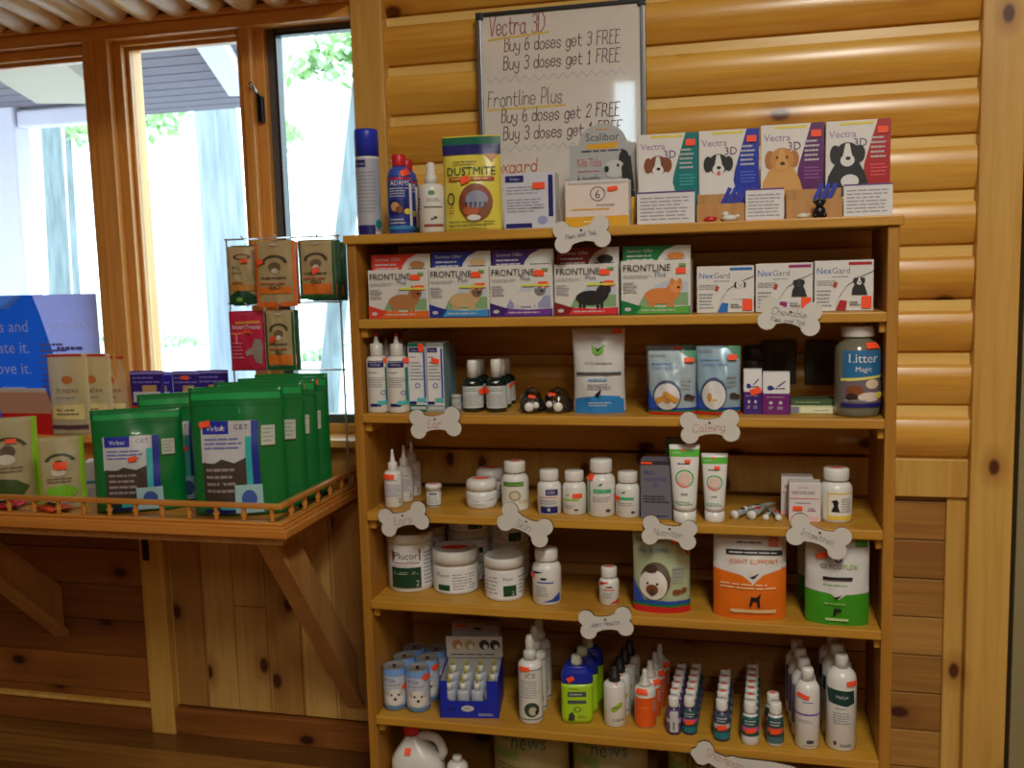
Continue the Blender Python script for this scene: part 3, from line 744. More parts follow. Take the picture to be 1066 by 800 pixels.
def d_dust(D):
    D.rect(mat((34, 36, 110), .35), 0, .80, 1, .985); D.poly(mat((20, 110, 80), .35), [(0, .99)]+[(x/14, .99 if x % 2 else .93) for x in range(0, 15)]+[(1, .99)]) if False else None
    D.rect(mat((14, 100, 76), .35), 0, .90, 1, .985); D.rect(mat((34, 36, 110), .35), 0, .875, 1, .905)
    D.poly(mat((190, 120, 40), .4), [(.74, .80), (.97, .80), (.86, .72)])
    D.text(DGRN, 'DUSTMITE', .5, .585, .085, .84); D.rect(mat((170, 60, 40), .4), .11, .525, .9, .565); D.lines(YEL, .14, .533, .88, .56, 1)
    D.ell(BRN, .58, .30, .29, .195); D.ell(mat((190, 100, 60), .4), .50, .22, .14, .06); D.ell(mat((150, 60, 40), .4), .70, .38, .12, .07)
    D.ell(mat((140, 144, 168), .4), .60, .33, .19, .09); [D.poly(mat((60, 62, 90), .4), [(q, .30), (q+.05, .30), (q+.01, .22)]) for q in (.40, .48, .56, .64, .72)]; D.ell(WH, .55, .14, .12, .03)
    D.ring(DBR, .15, .34, .07, .065, .3); D.lines(mat((190, 120, 40), .4), .1, .18, .22, .26, 3); D.lines(mat((140, 140, 60), .5), .1, .04, .9, .12, 2); D.lines(mat((120, 120, 60), .5), .2, .70, .7, .74, 1)
l, w_, h_, rz = fit(463, 524, 141, Z0, 2.06)
o = pouch('treat_pouch', w_, h_, .05, mat((224, 212, 84), .3), d_dust, [(.40, .535, .14, .07, .4)], .02, seed=3); put(o, l, rz*.4)
tag(o, 'yellow standing pouch with a blue and green top band and grey dust mop picture', 'pouch')
def d_vir(D):
    D.rect(NAVY, .04, .84, .40, .96); D.text(LG, 'Virbac', .22, .875, .05, .3); D.lines(GK, .06, .62, .74, .78, 3); D.lines(GK, .06, .30, .8, .56, 5); D.rect(NAVY, .88, .22, .97, .95); D.rect(NAVY, .04, .03, .55, .11); D.ell(mat((150, 160, 210), .5), .76, .16, .10, .07); D.lines(TXT, .55, .36, .82, .40, 1)
l, w_, h_, rz = fit(525, 578, 180, Z0, 2.05, rz=0)
o = carton('dental_box', w_, h_, .05, mat((206, 210, 222), .45), WH, d_vir, [(.70, .77, .24, .11)]); put(o, l)
tag(o, 'white medicine box with a navy right stripe beside the yellow pouch', 'box')
# collar display
l, w_, h_, rz = fit(594, 663, 150, Z0, 2.13, rz=0)
e = empty('collar_display', l); tag(e, 'grey counter display of flea collars with an arched header and yellow tray', 'display')
mb = MB(); hh = h_; aw = w_*.36
arch = [(-w_/2, 0), (w_/2, 0), (w_/2, hh), (aw, hh)]+[(aw*math.cos(a), hh+.043*math.sin(a)) for a in [PI*k/14 for k in range(1, 14)]]+[(-aw, hh), (-w_/2, hh)]
mb.prism(arch, 0, .004, mat((176, 180, 180), .5)); S = lambda u, v, e_: (-w_/2+u*w_, -e_, v*hh); D = Dec(mb, S, w_, hh)
D.text(TXT, 'Scalibor', .5, 1.04, .09, .5); D.poly(GOLD, [(.24, 1.0), (.75, 1.02), (.70, .95), (.5, .94), (.28, .95)]); D.lines(TXT, .18, .90, .85, .95, 1); D.lines(GOLD, .4, 1.16, .62, 1.19, 1)
D.text(mat((190, 80, 80), .5), 'Kills Ticks', .12, .74, .10, .36, 'l'); D.rect(mat((190, 80, 80), .5), .12, .68, .45, .69); D.text(TXT, '6 months', .12, .55, .10, .34, 'l')
for q in (.17, .28, .39): D.ring(TXT, q, .40, .045, .055, .5)
D.ell(BLK, .82, .80, .08, .12); D.ell(mat((200, 202, 202), .5), .68, .70, .15, .11); D.ell(BLK, .56, .70, .035, .04); D.ell(BLK, .73, .74, .02, .02); D.poly(BLK, [(.78, .72), (.92, .86), (.97, .45), (.80, .42)]); D.ell(BLK, .86, .40, .12, .06)
D.rect(GOLD, .02, .20, .99, .30); D.lines(DBR, .12, .23, .9, .27, 1)
mb.obj('header_card', e)
mb = MB(); mb.box(-w_/2, w_/2, -.05, -.002, 0, .012, GOLD, .002); mb.box(w_/2-.006, w_/2, -.05, -.002, .012, hh*.34, GOLD, .001); mb.obj('tray', e)
l2, w2, h2, _ = fit(587, 658, 188, Z0, 2.04, rz=0)
def d_sc(D):
    D.rect(GOLD, .0, .0, 1, .22); D.lines(CRM, .3, .08, .7, .14, 1); D.text(TXT, '6', .52, .60, .18, .1); D.ring(TXT, .52, .70, .12, .16, .12); D.rect(GOLD, .1, .36, .7, .39); D.lines(GK, .5, .42, .85, .5, 1); D.rect(LG, .05, .92, .98, .97)
o = carton('collar_box', w2*.92, h2, .045, mat((232, 220, 212), .12, coat=.6), WH, d_sc, [(.76, .80, .16, .09, .1)]); put(o, (l2[0], 2.035, Z0+.0125) if False else (l2[0], 2.025, Z0)); 
tag(o, 'shiny white flea collar box with a yellow bottom band, in front of the arched display', 'box')
# four display boxes with dogs
VX = [(664, 727, 139, (10, 120, 122), 'teal'), (727, 790, 135, (24, 52, 170), 'blue'), (791, 857, 129, (92, 28, 100), 'purple'), (858, 926, 125, (176, 28, 36), 'red')]
for i, (p0, p1, pt, c, cn) in enumerate(VX):
    l, w_, h_, rz = fit(p0, p1, pt, Z0, 2.09, rz=0)
    def dv(D, i=i, c=c):
        m = mat(c, .35); D.poly(m, [(.60, .55), (1, .55), (1, 1), (.80, 1)]); D.poly(m, [(.50, .02), (1, .02), (1, .55), (.60, .55)])
        D.rect(YEL, .22, .955, .74, .98); D.text(mat((150, 130, 170), .4), 'Vectra', .05, .83, .07, .5, 'l'); D.text(mat((90, 50, 110), .4), '3D', .44, .73, .085, .2, 'l')
        D.lines(LG, .70, .60, .95, .84, 5); D.lines(mat(tuple(min(255, x+60) for x in c), .4), .70, .42, .97, .56, 4)
        a = D.w/D.h
        if i == 0: dogface(D, .34, .64, .17, WH, BRN, BRN, a)
        if i == 1: dogface(D, .33, .62, .18, WH, BLK, BLK, a, tongue=True)
        if i == 2: dogface(D, .34, .62, .20, mat((214, 160, 84), .5), mat((200, 140, 66), .5), mat((180, 116, 50), .5), a, mat((60, 36, 28), .5))
        if i == 3: dogface(D, .34, .64, .20, WH, BLK, BLK, a, chest=BLK); 
        if i == 3: D.ell(WH, .38, .38, .14, .07)
        D.rect(PUR, 0, .345, .9, .36) if i == 0 else None
    o = carton('flea_treatment_box', w_*.985, h_, .07, mat((226, 224, 220), .3), mat(c, .4), dv, [(.88, .89, .16, .07)]); put(o, l)
    tag(o, 'dog flea treatment display box, '+['teal with a brown and white terrier', 'blue with a black and white collie', 'purple with a golden dog', 'red with a black and white mountain dog'][i], 'box', 'dog flea treatment boxes on the shelf top')
for (p0, p1, pt, lab) in ((663, 723, 199, 'white printed card below the teal dog box'), (776, 816, 196, 'small white printed card below the purple dog box'), (878, 929, 191, 'wide white printed card under the red dog box')):
    l, w_, h_, rz = fit(p0, p1, pt, Z0, 2.035, rz=0)
    o = carton('info_card', w_, h_, .004, mat((214, 212, 214), .5), None, lambda D: (D.rect(PUR, 0, .95, 1, 1), D.lines(GK, .06, .1, .94, .86, 7)), (), .0004); put(o, l); o.rotation_euler.x = -.06; tag(o, lab, 'card')
for i, (p0, p1, pt, lab) in enumerate(((725, 776, 199, 'small wooden leaflet holder below the blue dog box'), (818, 877, 194, 'small wooden leaflet holder between the two right white cards'))):
    l, w_, h_, rz = fit(p0, p1, pt+9, Z0, 2.045, rz=0)
    e = empty('leaflet_holder', l); tag(e, lab, 'holder', None)
    mb = MB(); mb.box(-w_/2, w_/2, 0, .005, 0, h_*.82, TAN if False else BRK, .001); mb.obj('front_panel', e)
    mb = MB(); mb.box(-w_/2, w_/2, .028, .033, 0, h_*1.3, BRK, .001); mb.obj('rear_panel', e)
    mb = MB(); mb.box(-w_/2, w_/2, .005, .028, 0, .004, BRK, .0005); mb.obj('base', e)
    mb = MB(); n = 5 if i == 0 else 3
    for k in range(n):
        x = -w_/2+w_*(.30+.12*k); mb.box(0, .0085, .010+.003*k, .012+.003*k, .006, .078, mat((34, 58, 176), .4), .0003, Matrix.Translation((x, 0, 0)) @ Matrix.Rotation(.45, 4, 'Y'))
    lf = mb.obj('leaflets', None, (l[0], l[1], l[2])); tag(lf, ['fan of blue leaflets in the holder below the blue dog box', 'blue leaflets in the holder between the two right white cards'][i], 'leaflets')
def figurine(px, pb_h, Y, col, lab, kind, s=1.0):
    l, _, _, _ = fit(px-5, px+5, 200, Z0, Y); mb = MB(); c = mat(col, .35); r = .011*s
    def ball(x, y, z, a, b, d):
        t = bmesh.new(); bmesh.ops.create_uvsphere(t, u_segments=14, v_segments=9, radius=1)
        for v in t.verts: v.co = Vector((x+v.co.x*a, y+v.co.y*b, z+v.co.z*d))
        mb.join(t, c, True)
    if kind == 'sit':
        ball(0, 0, r*1.1, r*1.1, r, r*1.15); ball(0, -r*.3, r*2.6, r*.85, r*.8, r*.8); ball(-r*.8, -r*.2, r*3.0, r*.35, r*.3, r*.5); ball(r*.8, -r*.2, r*3.0, r*.35, r*.3, r*.5); ball(0, -r*1.0, r*2.4, r*.4, r*.4, r*.35); ball(-r*.8, -r*.7, r*.45, r*.5, r*.7, r*.45); ball(r*.8, -r*.7, r*.45, r*.5, r*.7, r*.45)
    else:
        ball(0, 0, r*.75, r*1.9, r*.9, r*.75); ball(-r*1.0, 0, r*1.6, r*.8, r*.7, r*.7) if kind == 'lie' else ball(0, 0, r*1.0, r*1.2, r*.8, r*.7); ball(r*1.6, -r*.3, r*1.1, r*.6, r*.4, r*.4)
    o = mb.obj('dog_figurine' if kind != 'clip' else 'red_trinket', None, (l[0], l[1]-.0, l[2])); tag(o, lab, 'figurine')
figurine(739, 0, 2.028, (190, 24, 34), 'small red trinket in front of the left wooden leaflet holder', 'clip', .62)
figurine(760, 0, 2.028, (214, 214, 206), 'white lying dog figurine in front of the left wooden leaflet holder', 'lie', .8)
figurine(836, 0, 2.028, (214, 206, 190), 'tiny white figurine left of the black dog figurine', 'clip', .6)
figurine(853, 0, 2.022, (20, 20, 22), 'black sitting dog figurine before the right wooden leaflet holder', 'sit', .98)
# ================================================================== first shelf: boxes with raised backs
FC = [(384, 447, 281, 265, (214, 64, 44), (220, 110, 36), 'red', (176, 120, 70), (150, 96, 56)), (447, 510, 278, 262, (38, 50, 140), (60, 150, 210), 'blue', (200, 170, 120), (120, 96, 80)),
      (510, 576, 276, 260, (64, 34, 110), (110, 50, 150), 'purple', (214, 214, 212), (120, 120, 120)), (577, 644, 275, 258, (130, 24, 34), (214, 50, 54), 'maroon', (30, 28, 28), (40, 34, 32)), (646, 719, 271, 256, (14, 120, 58), (96, 170, 70), 'green', (214, 130, 60), (226, 150, 84))]
for i, (p0, p1, pf, pt, c1, c2, cn, b1, b2) in enumerate(FC):
    l, w_, h_, _ = fit(p0, p1, pf, Z1, 2.03, rz=0); w_ *= .985
    def df(D, i=i, c1=c1, c2=c2, b1=b1, b2=b2):
        m1, m2 = mat(c1, .4), mat(c2, .4); a = D.w/D.h
        D.poly(mat((130, 170, 120), .5) if i != 2 else mat((150, 156, 190), .5), [(.25, .16), (.97, .16), (.97, .55), (.62, .58), (.45, .48), (.32, .33)])
        D.poly(mat((190, 200, 214), .5), [(.40, .40), (.97, .40), (.97, .60), (.66, .62), (.50, .54)])
        beast(D, .60, .34, .24, a, mat(b1, .5), mat(b2, .5))
        D.poly(m1, [(0, 0), (1, 0), (1, .15), (.5, .12), (.25, .17), (0, .27)]); D.poly(m2, [(.22, .02), (.98, .02), (.98, .15), (.62, .13), (.3, .155)]); D.lines(LG, .3, .05, .85, .11, 1); D.ell(LG, .1, .1, .05, .035)
        D.text(BLK, 'FRONTLINE', .04, .80, .125, .68, 'l', .02); D.text(mat((110, 116, 150), .4), 'Plus', .50, .70, .09, .3, 'l', .03); D.lines(GK, .04, .68, .44, .74, 2); D.lines(GK, .04, .40, .25, .62, 4)
        if i < 4: D.rect(mat((214, 220, 90), .5), .52, .585, .96, .625)
        D.rect(mat((110, 160, 90), .5), .84, .88, .94, .93)
    st = [(.80, .84, .16, .11), (.86, .62, .16, .10)] if i < 4 else [(.87, .80, .14, .10)]
    e = carton('flea_box', w_, h_, .085, mat((216, 216, 210), .4), WH, df, st, .0008); put(e, l)
    hz = aty((p0+p1)/2, pt, 2.05).z-Z1; mb = MB(); hd = hz-h_+.01; mb.box(-w_/2+.002, w_/2, 0, .003, 0, hd, mat((206, 206, 200), .4), .0008)
    S = lambda u, v, e_: (-w_/2+.002+u*(w_-.002), -e_, v*hd); D = Dec(mb, S, w_, hd)
    m1 = mat(c1, .4); D.poly(m1, [(0, 0), (.50, 0), (.53, .4), (.62, .75), (.78, 1), (0, 1)]); D.lines(LG, .06, .2, .5, .6, 2); D.text(LG, 'Summer Offer', .06, .68, .17, .46, 'l'); D.ell(mat(b1, .5), .78, .45, .13, .2); D.lines(TXT, .62, .2, .93, .34, 1)
    mb.obj('header_card', e, (0, .02, h_-.01))
    tag(e, 'flea treatment carton with a %s header, %s' % (cn, ['leftmost on the first shelf, tan dog picture', 'pale tan dog picture', 'grey shaggy dog picture', 'black dog picture', 'orange cat picture'][i]), 'box', 'flea treatment cartons on the first shelf')
for i, (p0, p1, pt, c, dc) in enumerate(((725, 785, 277, (40, 110, 190), (220, 220, 216)), (786, 846, 274, (150, 40, 110), (30, 32, 40)), (847, 909, 271, (170, 36, 44), (36, 34, 36)))):
    l, w_, h_, _ = fit(p0, p1, pt, Z1, 2.05, rz=0); w_ *= .985
    def dn(D, i=i, c=c, dc=dc):
        m = mat(c, .4); D.poly(m, [(.36, .01), (.54, .01), (.56, .2), (.44, .22)]); D.rect(m, .58, .90, .97, .96)
        D.text(mat((40, 110, 190), .4), 'Nex', .04, .74, .12, .25, 'l'); D.text(mat((130, 136, 160), .4), 'Gard', .30, .74, .12, .36, 'l'); D.lines(GK, .3, .66, .62, .70, 1)
        D.lines(GK, .04, .5, .38, .62, 3); D.lines(GK, .04, .08, .3, .44, 5)
        pts = [(.36, .05), (.42, .28), (.55, .5), (.75, .66), (1, .78)]
        D.poly(TXT, pts+[(x, y-.014) for x, y in pts[::-1]]); D.poly(mat((176, 70, 50), .5), [(.31, .48), (.37, .46), (.40, .56), (.34, .58)])
        a = D.w/D.h; dogface(D, .76, .58, .075, mat((220, 220, 216), .5) if i != 1 else mat((60, 60, 66), .5), mat(dc, .5), mat((40, 36, 36), .5), a, chest=mat(dc, .5)); D.lines(TXT, .60, .1, .80, .2, 2)
    o = carton('chewable_box', w_, h_, .06, mat((218, 218, 214), .4), WH, dn, [(.89, .17, .17, .24)], .0008); put(o, l)
    tag(o, 'white chewable flea tablet box with %s stripes' % ['blue', 'magenta', 'dark red'][i], 'box', 'white chewable tablet boxes on the first shelf')
# ================================================================== second shelf
def d_ear(D):
    D.rect(NAVY, .08, .80, .78, .92); D.text(LG, 'Virbac', .4, .83, .05, .5); D.lines(TXT, .08, .70, .5, .73, 1); D.lines(GK, .08, .45, .85, .64, 5); D.ring(mat((120, 130, 190), .5), .72, .36, .13, .04, .4)
    D.rect(TEAL, .82, .15, .95, .8); D.rect(NAVY, .15, .12, .6, .17); D.rect(mat((80, 190, 190), .4), .45, .15, .98, .22)
for i, (p0, p1, pt, Y, lab) in enumerate(((382, 405, 347, 2.032, 'white ear cleaner bottle with red tip, front row leftmost on the second shelf'), (404, 427, 347, 2.032, 'white ear cleaner bottle with red tip, touching the green medicine carton'), (392, 411, 350, 2.10, 'half-hidden white ear cleaner bottle behind the leftmost one'), (411, 430, 350, 2.10, 'half-hidden white ear cleaner bottle behind the one by the green carton'))):
    l, w_, h_, rz = fit(p0, p1, pt, Z2, Y); h_ = min(h_, ZT[1]-TH-ZT[2]-.008)
    o = vessel('ear_cleaner', w_, h_, h_*.72, SPB, WHP, mat((206, 206, 200), .3), [(0, 0), (.56, 0), (.58, .03), (.58, .5), (.5, .53), (.26, .55), (.12, .88), (0, .88)], d_ear, [(.9, .92, .3, .08)] if i < 2 else (), tip=[(.0, .86), (.17, .86), (.15, .99), (0, 1.0)], tipm=RED)
    put(o, l, rz); tag(o, lab, 'bottle', 'ear cleaner bottles with red tips')
def d_med(side):
    def f(D):
        D.rect(mat(side, .4), 0, .94, 1, 1); D.rect(NAVY, .06, .86, .66, .93); D.text(LG, 'Virbac', .36, .875, .03, .45); D.lines(TXT, .1, .78, .5, .81, 1); D.lines(GK, .1, .45, .85, .74, 6); D.ring(mat((120, 130, 190), .5), .5, .38, .16, .04, .4)
        D.rect(mat((40, 80, 170), .4), .86, .13, .97, .92); D.rect(mat((90, 190, 190), .4), .45, .14, .97, .2); D.rect(NAVY, .0, .11, .42, .15); D.rect(mat(side, .4), 0, 0, 1, .10); D.rect(LG, .06, .035, .94, .075)
    return f
for i, (p0, p1, pt, Y, c, lab) in enumerate(((427, 445, 357, 2.04, (14, 110, 84), 'tall narrow white carton with green top and bottom bands'), (446, 463, 357, 2.04, (150, 156, 160), 'tall narrow white carton with a grey top band, front one'), (452, 469, 359, 2.11, (150, 156, 160), 'tall narrow carton behind the grey-topped one, only its edge showing'))):
    l, w_, h_, rz = fit(p0, p1, pt, Z2, Y, rz=0); o = carton('medicine_carton', w_, h_, .05, LBL, mat((120, 150, 156), .4), d_med(c), [(.78, .93, .3, .12)] if i == 0 else ([(.55, .74, .5, .07, -.2)] if i == 1 else ()), .0006)
    put(o, l); tag(o, lab, 'carton', 'tall narrow cartons on the second shelf')
l, w_, h_, rz = fit(470, 482, 411, Z2, 2.07)
o = vessel('clear_jar', w_, h_, h_*.8, JARB, mat((170, 172, 168), .15), mat((196, 196, 192), .3), JCAP, lambda D: (D.rect(LG, .05, .2, .95, .75), D.lines(TXT, .1, .3, .9, .7, 3))); put(o, l, rz)
tag(o, 'tiny clear jar between the tall cartons and the dark dropper bottles', 'jar')
def d_drop(D):
    D.rect(mat((200, 206, 204), .45), .02, .12, .98, .76); D.lines(mat((90, 140, 110), .5), .12, .60, .8, .72, 2); D.lines(GK, .08, .18, .92, .54, 6); D.poly(WH, [(.36, .86), (.46, .90), (.52, .87), (.64, .91), (.5, .85)])
n = 0
for c_, (p0, p1, pt) in enumerate(((481, 505, 375), (505, 530, 374))):
    for r_ in range(3):
        Y = 2.06+.062*r_; l, w_, h_, rz = fit(p0+r_*(4+c_), p1+r_*(4+c_)-r_*.6, pt-.5*r_, Z2, Y); w_ = min(w_, .047)
        o = vessel('dropper_bottle', w_, h_, h_*.66, [(0, 0), (.95, 0), (1, .03), (1, .84), (.92, .92), (.6, .98), (.55, 1), (0, 1)], mat((14, 34, 30), .15, coat=.5), WHP, [(0, 0), (.50, 0), (.50, .86), (.42, 1), (0, 1)], d_drop, [((.92 if c_ == 0 else .02), .62, .34, .16, .5)] if r_ == 0 else ([(1.0, .72, .3, .12, .5)] if c_ == 1 else ()))
        put(o, l, rz); tag(o, 'dark green bottle with white cap and label, %s of the %s column' % (['front', 'middle', 'rear'][r_], ['left', 'right'][c_]), 'bottle', 'dark dropper bottles on the second shelf')
def packet(name, px0, px1, pt, pb, Z, Y, caps, labs, label):
    """small clear bag with capped vials lying in it"""
    l, w_, h_, rz = fit(px0, px1, pt, Z, Y); e = empty(name, l, rz); tag(e, label, 'packet')
    mb = MB(); R = random.Random(px0); i = mb.mi(glass_mat('clear_bag_%d' % px0, (215, 215, 218), 1.6, .15)); rows = []
    for j in range(9):
        v = j/8; r_ = []
        for k in range(16): a = 2*PI*k/16; q = math.sqrt(max(0, 1-(v)**2))*.98+.02; r_.append((w_/2*q*math.cos(a)*(1+.1*math.sin(5*a+j)), .035*q*math.sin(a), .001+h_*v*(1+.05*math.sin(3*a+j))))
        rows.append(r_)
    mb.grid(rows, mb.mats[i], True); mb.obj('clear_bag', e)
    for (x, z, r) in caps:
        mb = MB(); mb.lathe([(0, 0), (r, 0), (r, .004), (r*.9, .006), (0, .006)], WHP, 18); v = mb.obj('vial_cap', e, (x*w_, -.034, max(z*h_, r+.001))); v.rotation_euler.x = PI/2
        mb = MB(); mb.lathe([(0, 0), (r*.8, 0), (r*.8, .035), (0, .036)], mat((120, 118, 118), .2), 14); v = mb.obj('vial', e, (x*w_, -.033, max(z*h_, r+.001))); v.rotation_euler.x = -PI/2
    for (x, z, t) in labs:
        mb = MB(); mb.box(-.008, .008, -.001, 0, -.003, .003, ORG, 0, Matrix.Rotation(t, 4, 'Y')); mb.obj('price_sticker', e, (x*w_, -.036, z*h_))
    return e
packet('vial_packet', 541, 567, 404, 432, Z2, 2.06, [(-.12, .28, .010), (.15, .35, .007)], [(0, .72, .2)], 'clear packet of white-capped vials, left of the two on the second shelf')
packet('vial_packet', 566, 596, 404, 431, Z2, 2.065, [(.0, .28, .010), (-.3, .4, .007)], [(-.2, .82, .1)], 'clear packet of vials left of the tall white pouch')
def d_vs(D):
    D.rect(mat((44, 130, 200), .35), .04, 0, .97, .17); D.poly(mat((44, 130, 200), .35), [(.05, .15), (.95, .15), (.90, .20), (.5, .215), (.1, .18)]); D.lines(LG, .3, .08, .75, .14, 2)
    D.poly(mat((110, 180, 60), .4), [(.36, .80), (.40, .70), (.50, .68), (.60, .72), (.63, .81), (.56, .78), (.48, .72), (.42, .78)]); D.poly(DGRN, [(.44, .78), (.49, .72), (.60, .80), (.49, .75)])
    D.text(GK, 'VETRI', .22, .575, .035, .2, 'l'); D.lines(GK, .44, .575, .78, .61, 1); D.rect(TXT, .06, .455, .94, .485); D.lines(SKYB, .3, .38, .7, .42, 1); D.lines(GK, .28, .29, .76, .36, 2)
    D.poly(BLK, [(.42, .22), (.56, .29), (.54, .24), (.50, .21), (.52, .185), (.46, .20)]); D.lines(TXT, .22, .18, .36, .20, 1)
l, w_, h_, rz = fit(597, 652, 341, Z2, 2.06); o = pouch('supplement_pouch', w_, min(h_, .188), .045, mat((206, 206, 204), .3), d_vs, [(.86, .955, .17, .05)], .05, seed=5); put(o, l, rz*.5)
tag(o, 'tall white pouch with a green leaf emblem and bright blue base, second shelf', 'pouch')
def d_bite(i):
    def f(D):
        D.poly(mat((70, 150, 110), .4), [(.66, 1), (1, 1), (1, .80)]); D.lines(GK, .05, .9, .4, .95, 2); D.text(mat((120, 150, 200), .4), 'Calming Bites', .08, .70, .07, .82, 'l'); D.lines(mat((110, 150, 200), .5), .08, .78, .6, .83, 1)
        D.rect(RED, 0, .005, 1, .045); D.rect(GRN, 0, .045, 1, .075); D.rect(mat((30, 60, 160), .4), 0, .075, 1, .11); D.poly(mat((40, 80, 190), .4), [(0, .1), (.2, .1), (.0, .4)])
        D.ell(mat((70, 76, 110), .4), .40, .31, .30, .24); D.ell(mat((214, 214, 214), .5), .40, .29, .27, .21)
        if i == 0:
            for x, y in ((.30, .26), (.40, .23), (.50, .27), (.38, .33), (.44, .30), (.22, .24), (.58, .24)): D.ell(mat((206, 150, 60), .5), x, y, .07, .045)
        else: D.ell(mat((206, 150, 60), .5), .30, .26, .05, .07); D.ell(mat((206, 170, 110), .5), .42, .22, .06, .02)
        D.ell(mat((60, 50, 40), .5), .84, .29, .08, .04); D.ell(mat((70, 56, 44), .5), .93, .27, .06, .035); D.lines(GK, .7, .42, .95, .6, 3)
    return f
for i, (p0, p1, pt, Y, lab, st) in enumerate(((675, 725, 365, 2.05, 'front silvery calming treat pouch with golden bites picture', [(.86, .86, .2, .07)]), (673, 723, 359, 2.13, 'silvery treat pouch standing behind the one with golden bites', [(.68, .95, .16, .06)]), (725, 771, 360, 2.055, 'silvery blue treat pouch beside the purple cartons', [(.82, .84, .2, .08)]))):
    l, w_, h_, rz = fit(p0, p1, pt, Z2, Y); o = pouch('treat_pouch', w_, h_, .045, mat((168, 188, 196) if i < 2 else (150, 180, 196), .25, metal=.1), d_bite(0 if i < 2 else 1), st, .02, seed=8+i); put(o, l, rz*.5); tag(o, lab, 'pouch', 'silvery calming treat pouches')
def d_pur(k):
    def f(D):
        D.rect(mat((110, 40, 130), .4), 0, .48, 1, .52); D.rect(LBL, .03, .50, .97, .93); D.ell(mat((40, 60, 140), .4), .28, .63, .12, .06); D.lines(NAVY, .3, .58, .92, .66, 1); D.poly(mat((110, 90, 150), .5), [(.5, .66), (.8, .80), (.86, .78), (.6, .66)])
        D.rect(mat((64, 30, 120) if k == 0 else (110, 30, 110), .4), .0, .0, 1, .48); D.lines(LG, .12, .40, .86, .43, 1); D.ell(LG, .3, .28, .07, .04); D.ell(LG, .66, .28, .07, .04); D.lines(LG, .2, .12, .4, .2, 2); D.lines(LG, .55, .12, .8, .2, 2)
    return f
for i, (p0, p1, pt, Y, lab) in enumerate(((774, 793, 385, 2.05, 'purple and white carton with an orange sticker, left of its pair'), (794, 822, 388, 2.045, 'wider purple and white carton beside the flat green box'))):
    l, w_, h_, rz = fit(p0, p1, pt, Z2, Y, rz=0); o = carton('purple_carton', w_, h_, .03, LBL, PUR, d_pur(i), [(.66, .52, .6, .14, .3)] if i == 0 else (), .0008); put(o, l); tag(o, lab, 'carton', 'purple and white cartons')
l, w_, h_, rz = fit(773, 795, 360, Z2, 2.16); o = vessel('dark_jar', w_, h_, h_*.78, JARB, mat((60, 56, 50), .25), mat((50, 48, 46), .4), JCAP, lambda D: (D.rect(LG, 0, .4, 1, .7), D.lines(TXT, .1, .45, .9, .66, 2))); put(o, l, rz); tag(o, 'dark jar behind the left purple carton', 'jar')
l, w_, h_, rz = fit(823, 871, 417, Z2, 2.06, rz=0)
o = carton('flat_box', w_, .016, .05, mat((200, 206, 160), .45), None, lambda D: (D.rect(mat((130, 130, 150), .4), .0, .1, .18, .9), D.rect(mat((226, 230, 190), .4), .22, .15, .96, .85), D.lines(GK, .5, .3, .85, .6, 1)), (), .0008); put(o, l); tag(o, 'flat pale yellow-green box, lower of the two stacked left of the big jar', 'box')
o = carton('flat_box', w_*.95, .012, .05, mat((70, 90, 60), .45), None, lambda D: D.lines(mat((150, 160, 110), .5), .1, .3, .8, .7, 1), (), .0008); put(o, (l[0]-.002, l[1]+.01, l[2]+.0165)); tag(o, 'flat dark green box stacked on the pale one left of the big jar', 'box')
# wall plates behind the second shelf
for p0, p1, lab in ((792, 829, 'dark square wall plate behind the purple cartons on the back wall'), (838, 872, 'dark square wall plate on the back wall left of the big jar')):
    a, b = aty(p0, 378, WY-.036), aty(p1, 378, WY-.036)
    mb = MB(); mb.box(a.x, b.x, WY-.038, WY-.028, a.z-.050, a.z+.050, mat((88, 84, 76), .5), .003)
    for q in (-.03, .03): mb.lathe([(.003, 0), (.002, .0015)], CHROME, 8, ((a.x+b.x)/2, WY-.0385, a.z+q))
    mb.box((a.x+b.x)/2-.014, (a.x+b.x)/2+.014, WY-.0395, WY-.0375, a.z-.022, a.z+.022, mat((70, 66, 60), .5), .002)
    tag(mb.obj('wall_plate'), lab, 'wall plate', None)
def d_lit(D):
    D.rect(mat((40, 110, 160), .4), .16, .50, 1.0, .84); D.text(WH, 'Litter', .58, .69, .11, .66); D.text(WH, 'Magic', .58, .56, .08, .62); D.poly(mat((226, 220, 120), .4), [(.12, .45), (1, .50), (1, .53), (.12, .49)])
    D.rect(mat((110, 100, 110), .4), .13, .17, 1.0, .46); D.ell(BRN, .4, .33, .18, .08); D.ell(mat((220, 200, 170), .5), .76, .42, .14, .06); D.ell(mat((220, 206, 190), .5), .7, .26, .24, .06); D.ell(DBR, .34, .26, .12, .05); D.rect(NAVY, .13, .13, 1.0, .18); D.lines(GK, .2, .2, .7, .24, 1); D.ell(YEL, .9, .28, .08, .04)
l, w_, h_, rz = fit(872, 921, 339, Z2, 2.055); h_ = min(h_, .187); ws = w_
o = vessel('litter_jar', w_, h_, h_*.88, [(0, 0), (.9, 0), (.98, .03), (1, .08), (1, .80), (.96, .87), (.80, .93), (.62, .96), (.6, 1), (0, 1)], mat((112, 110, 92), .2, coat=.5), WHP, [(0, 0), (.68, 0), (.70, .1), (.70, .9), (.66, 1), (0, 1)], d_lit, [(.78, .90, .28, .07)], rib=.015); put(o, l, rz); o.rotation_euler.z += .12
tag(o, 'large clear jar of grey granules with a white lid, right end of second shelf', 'jar')
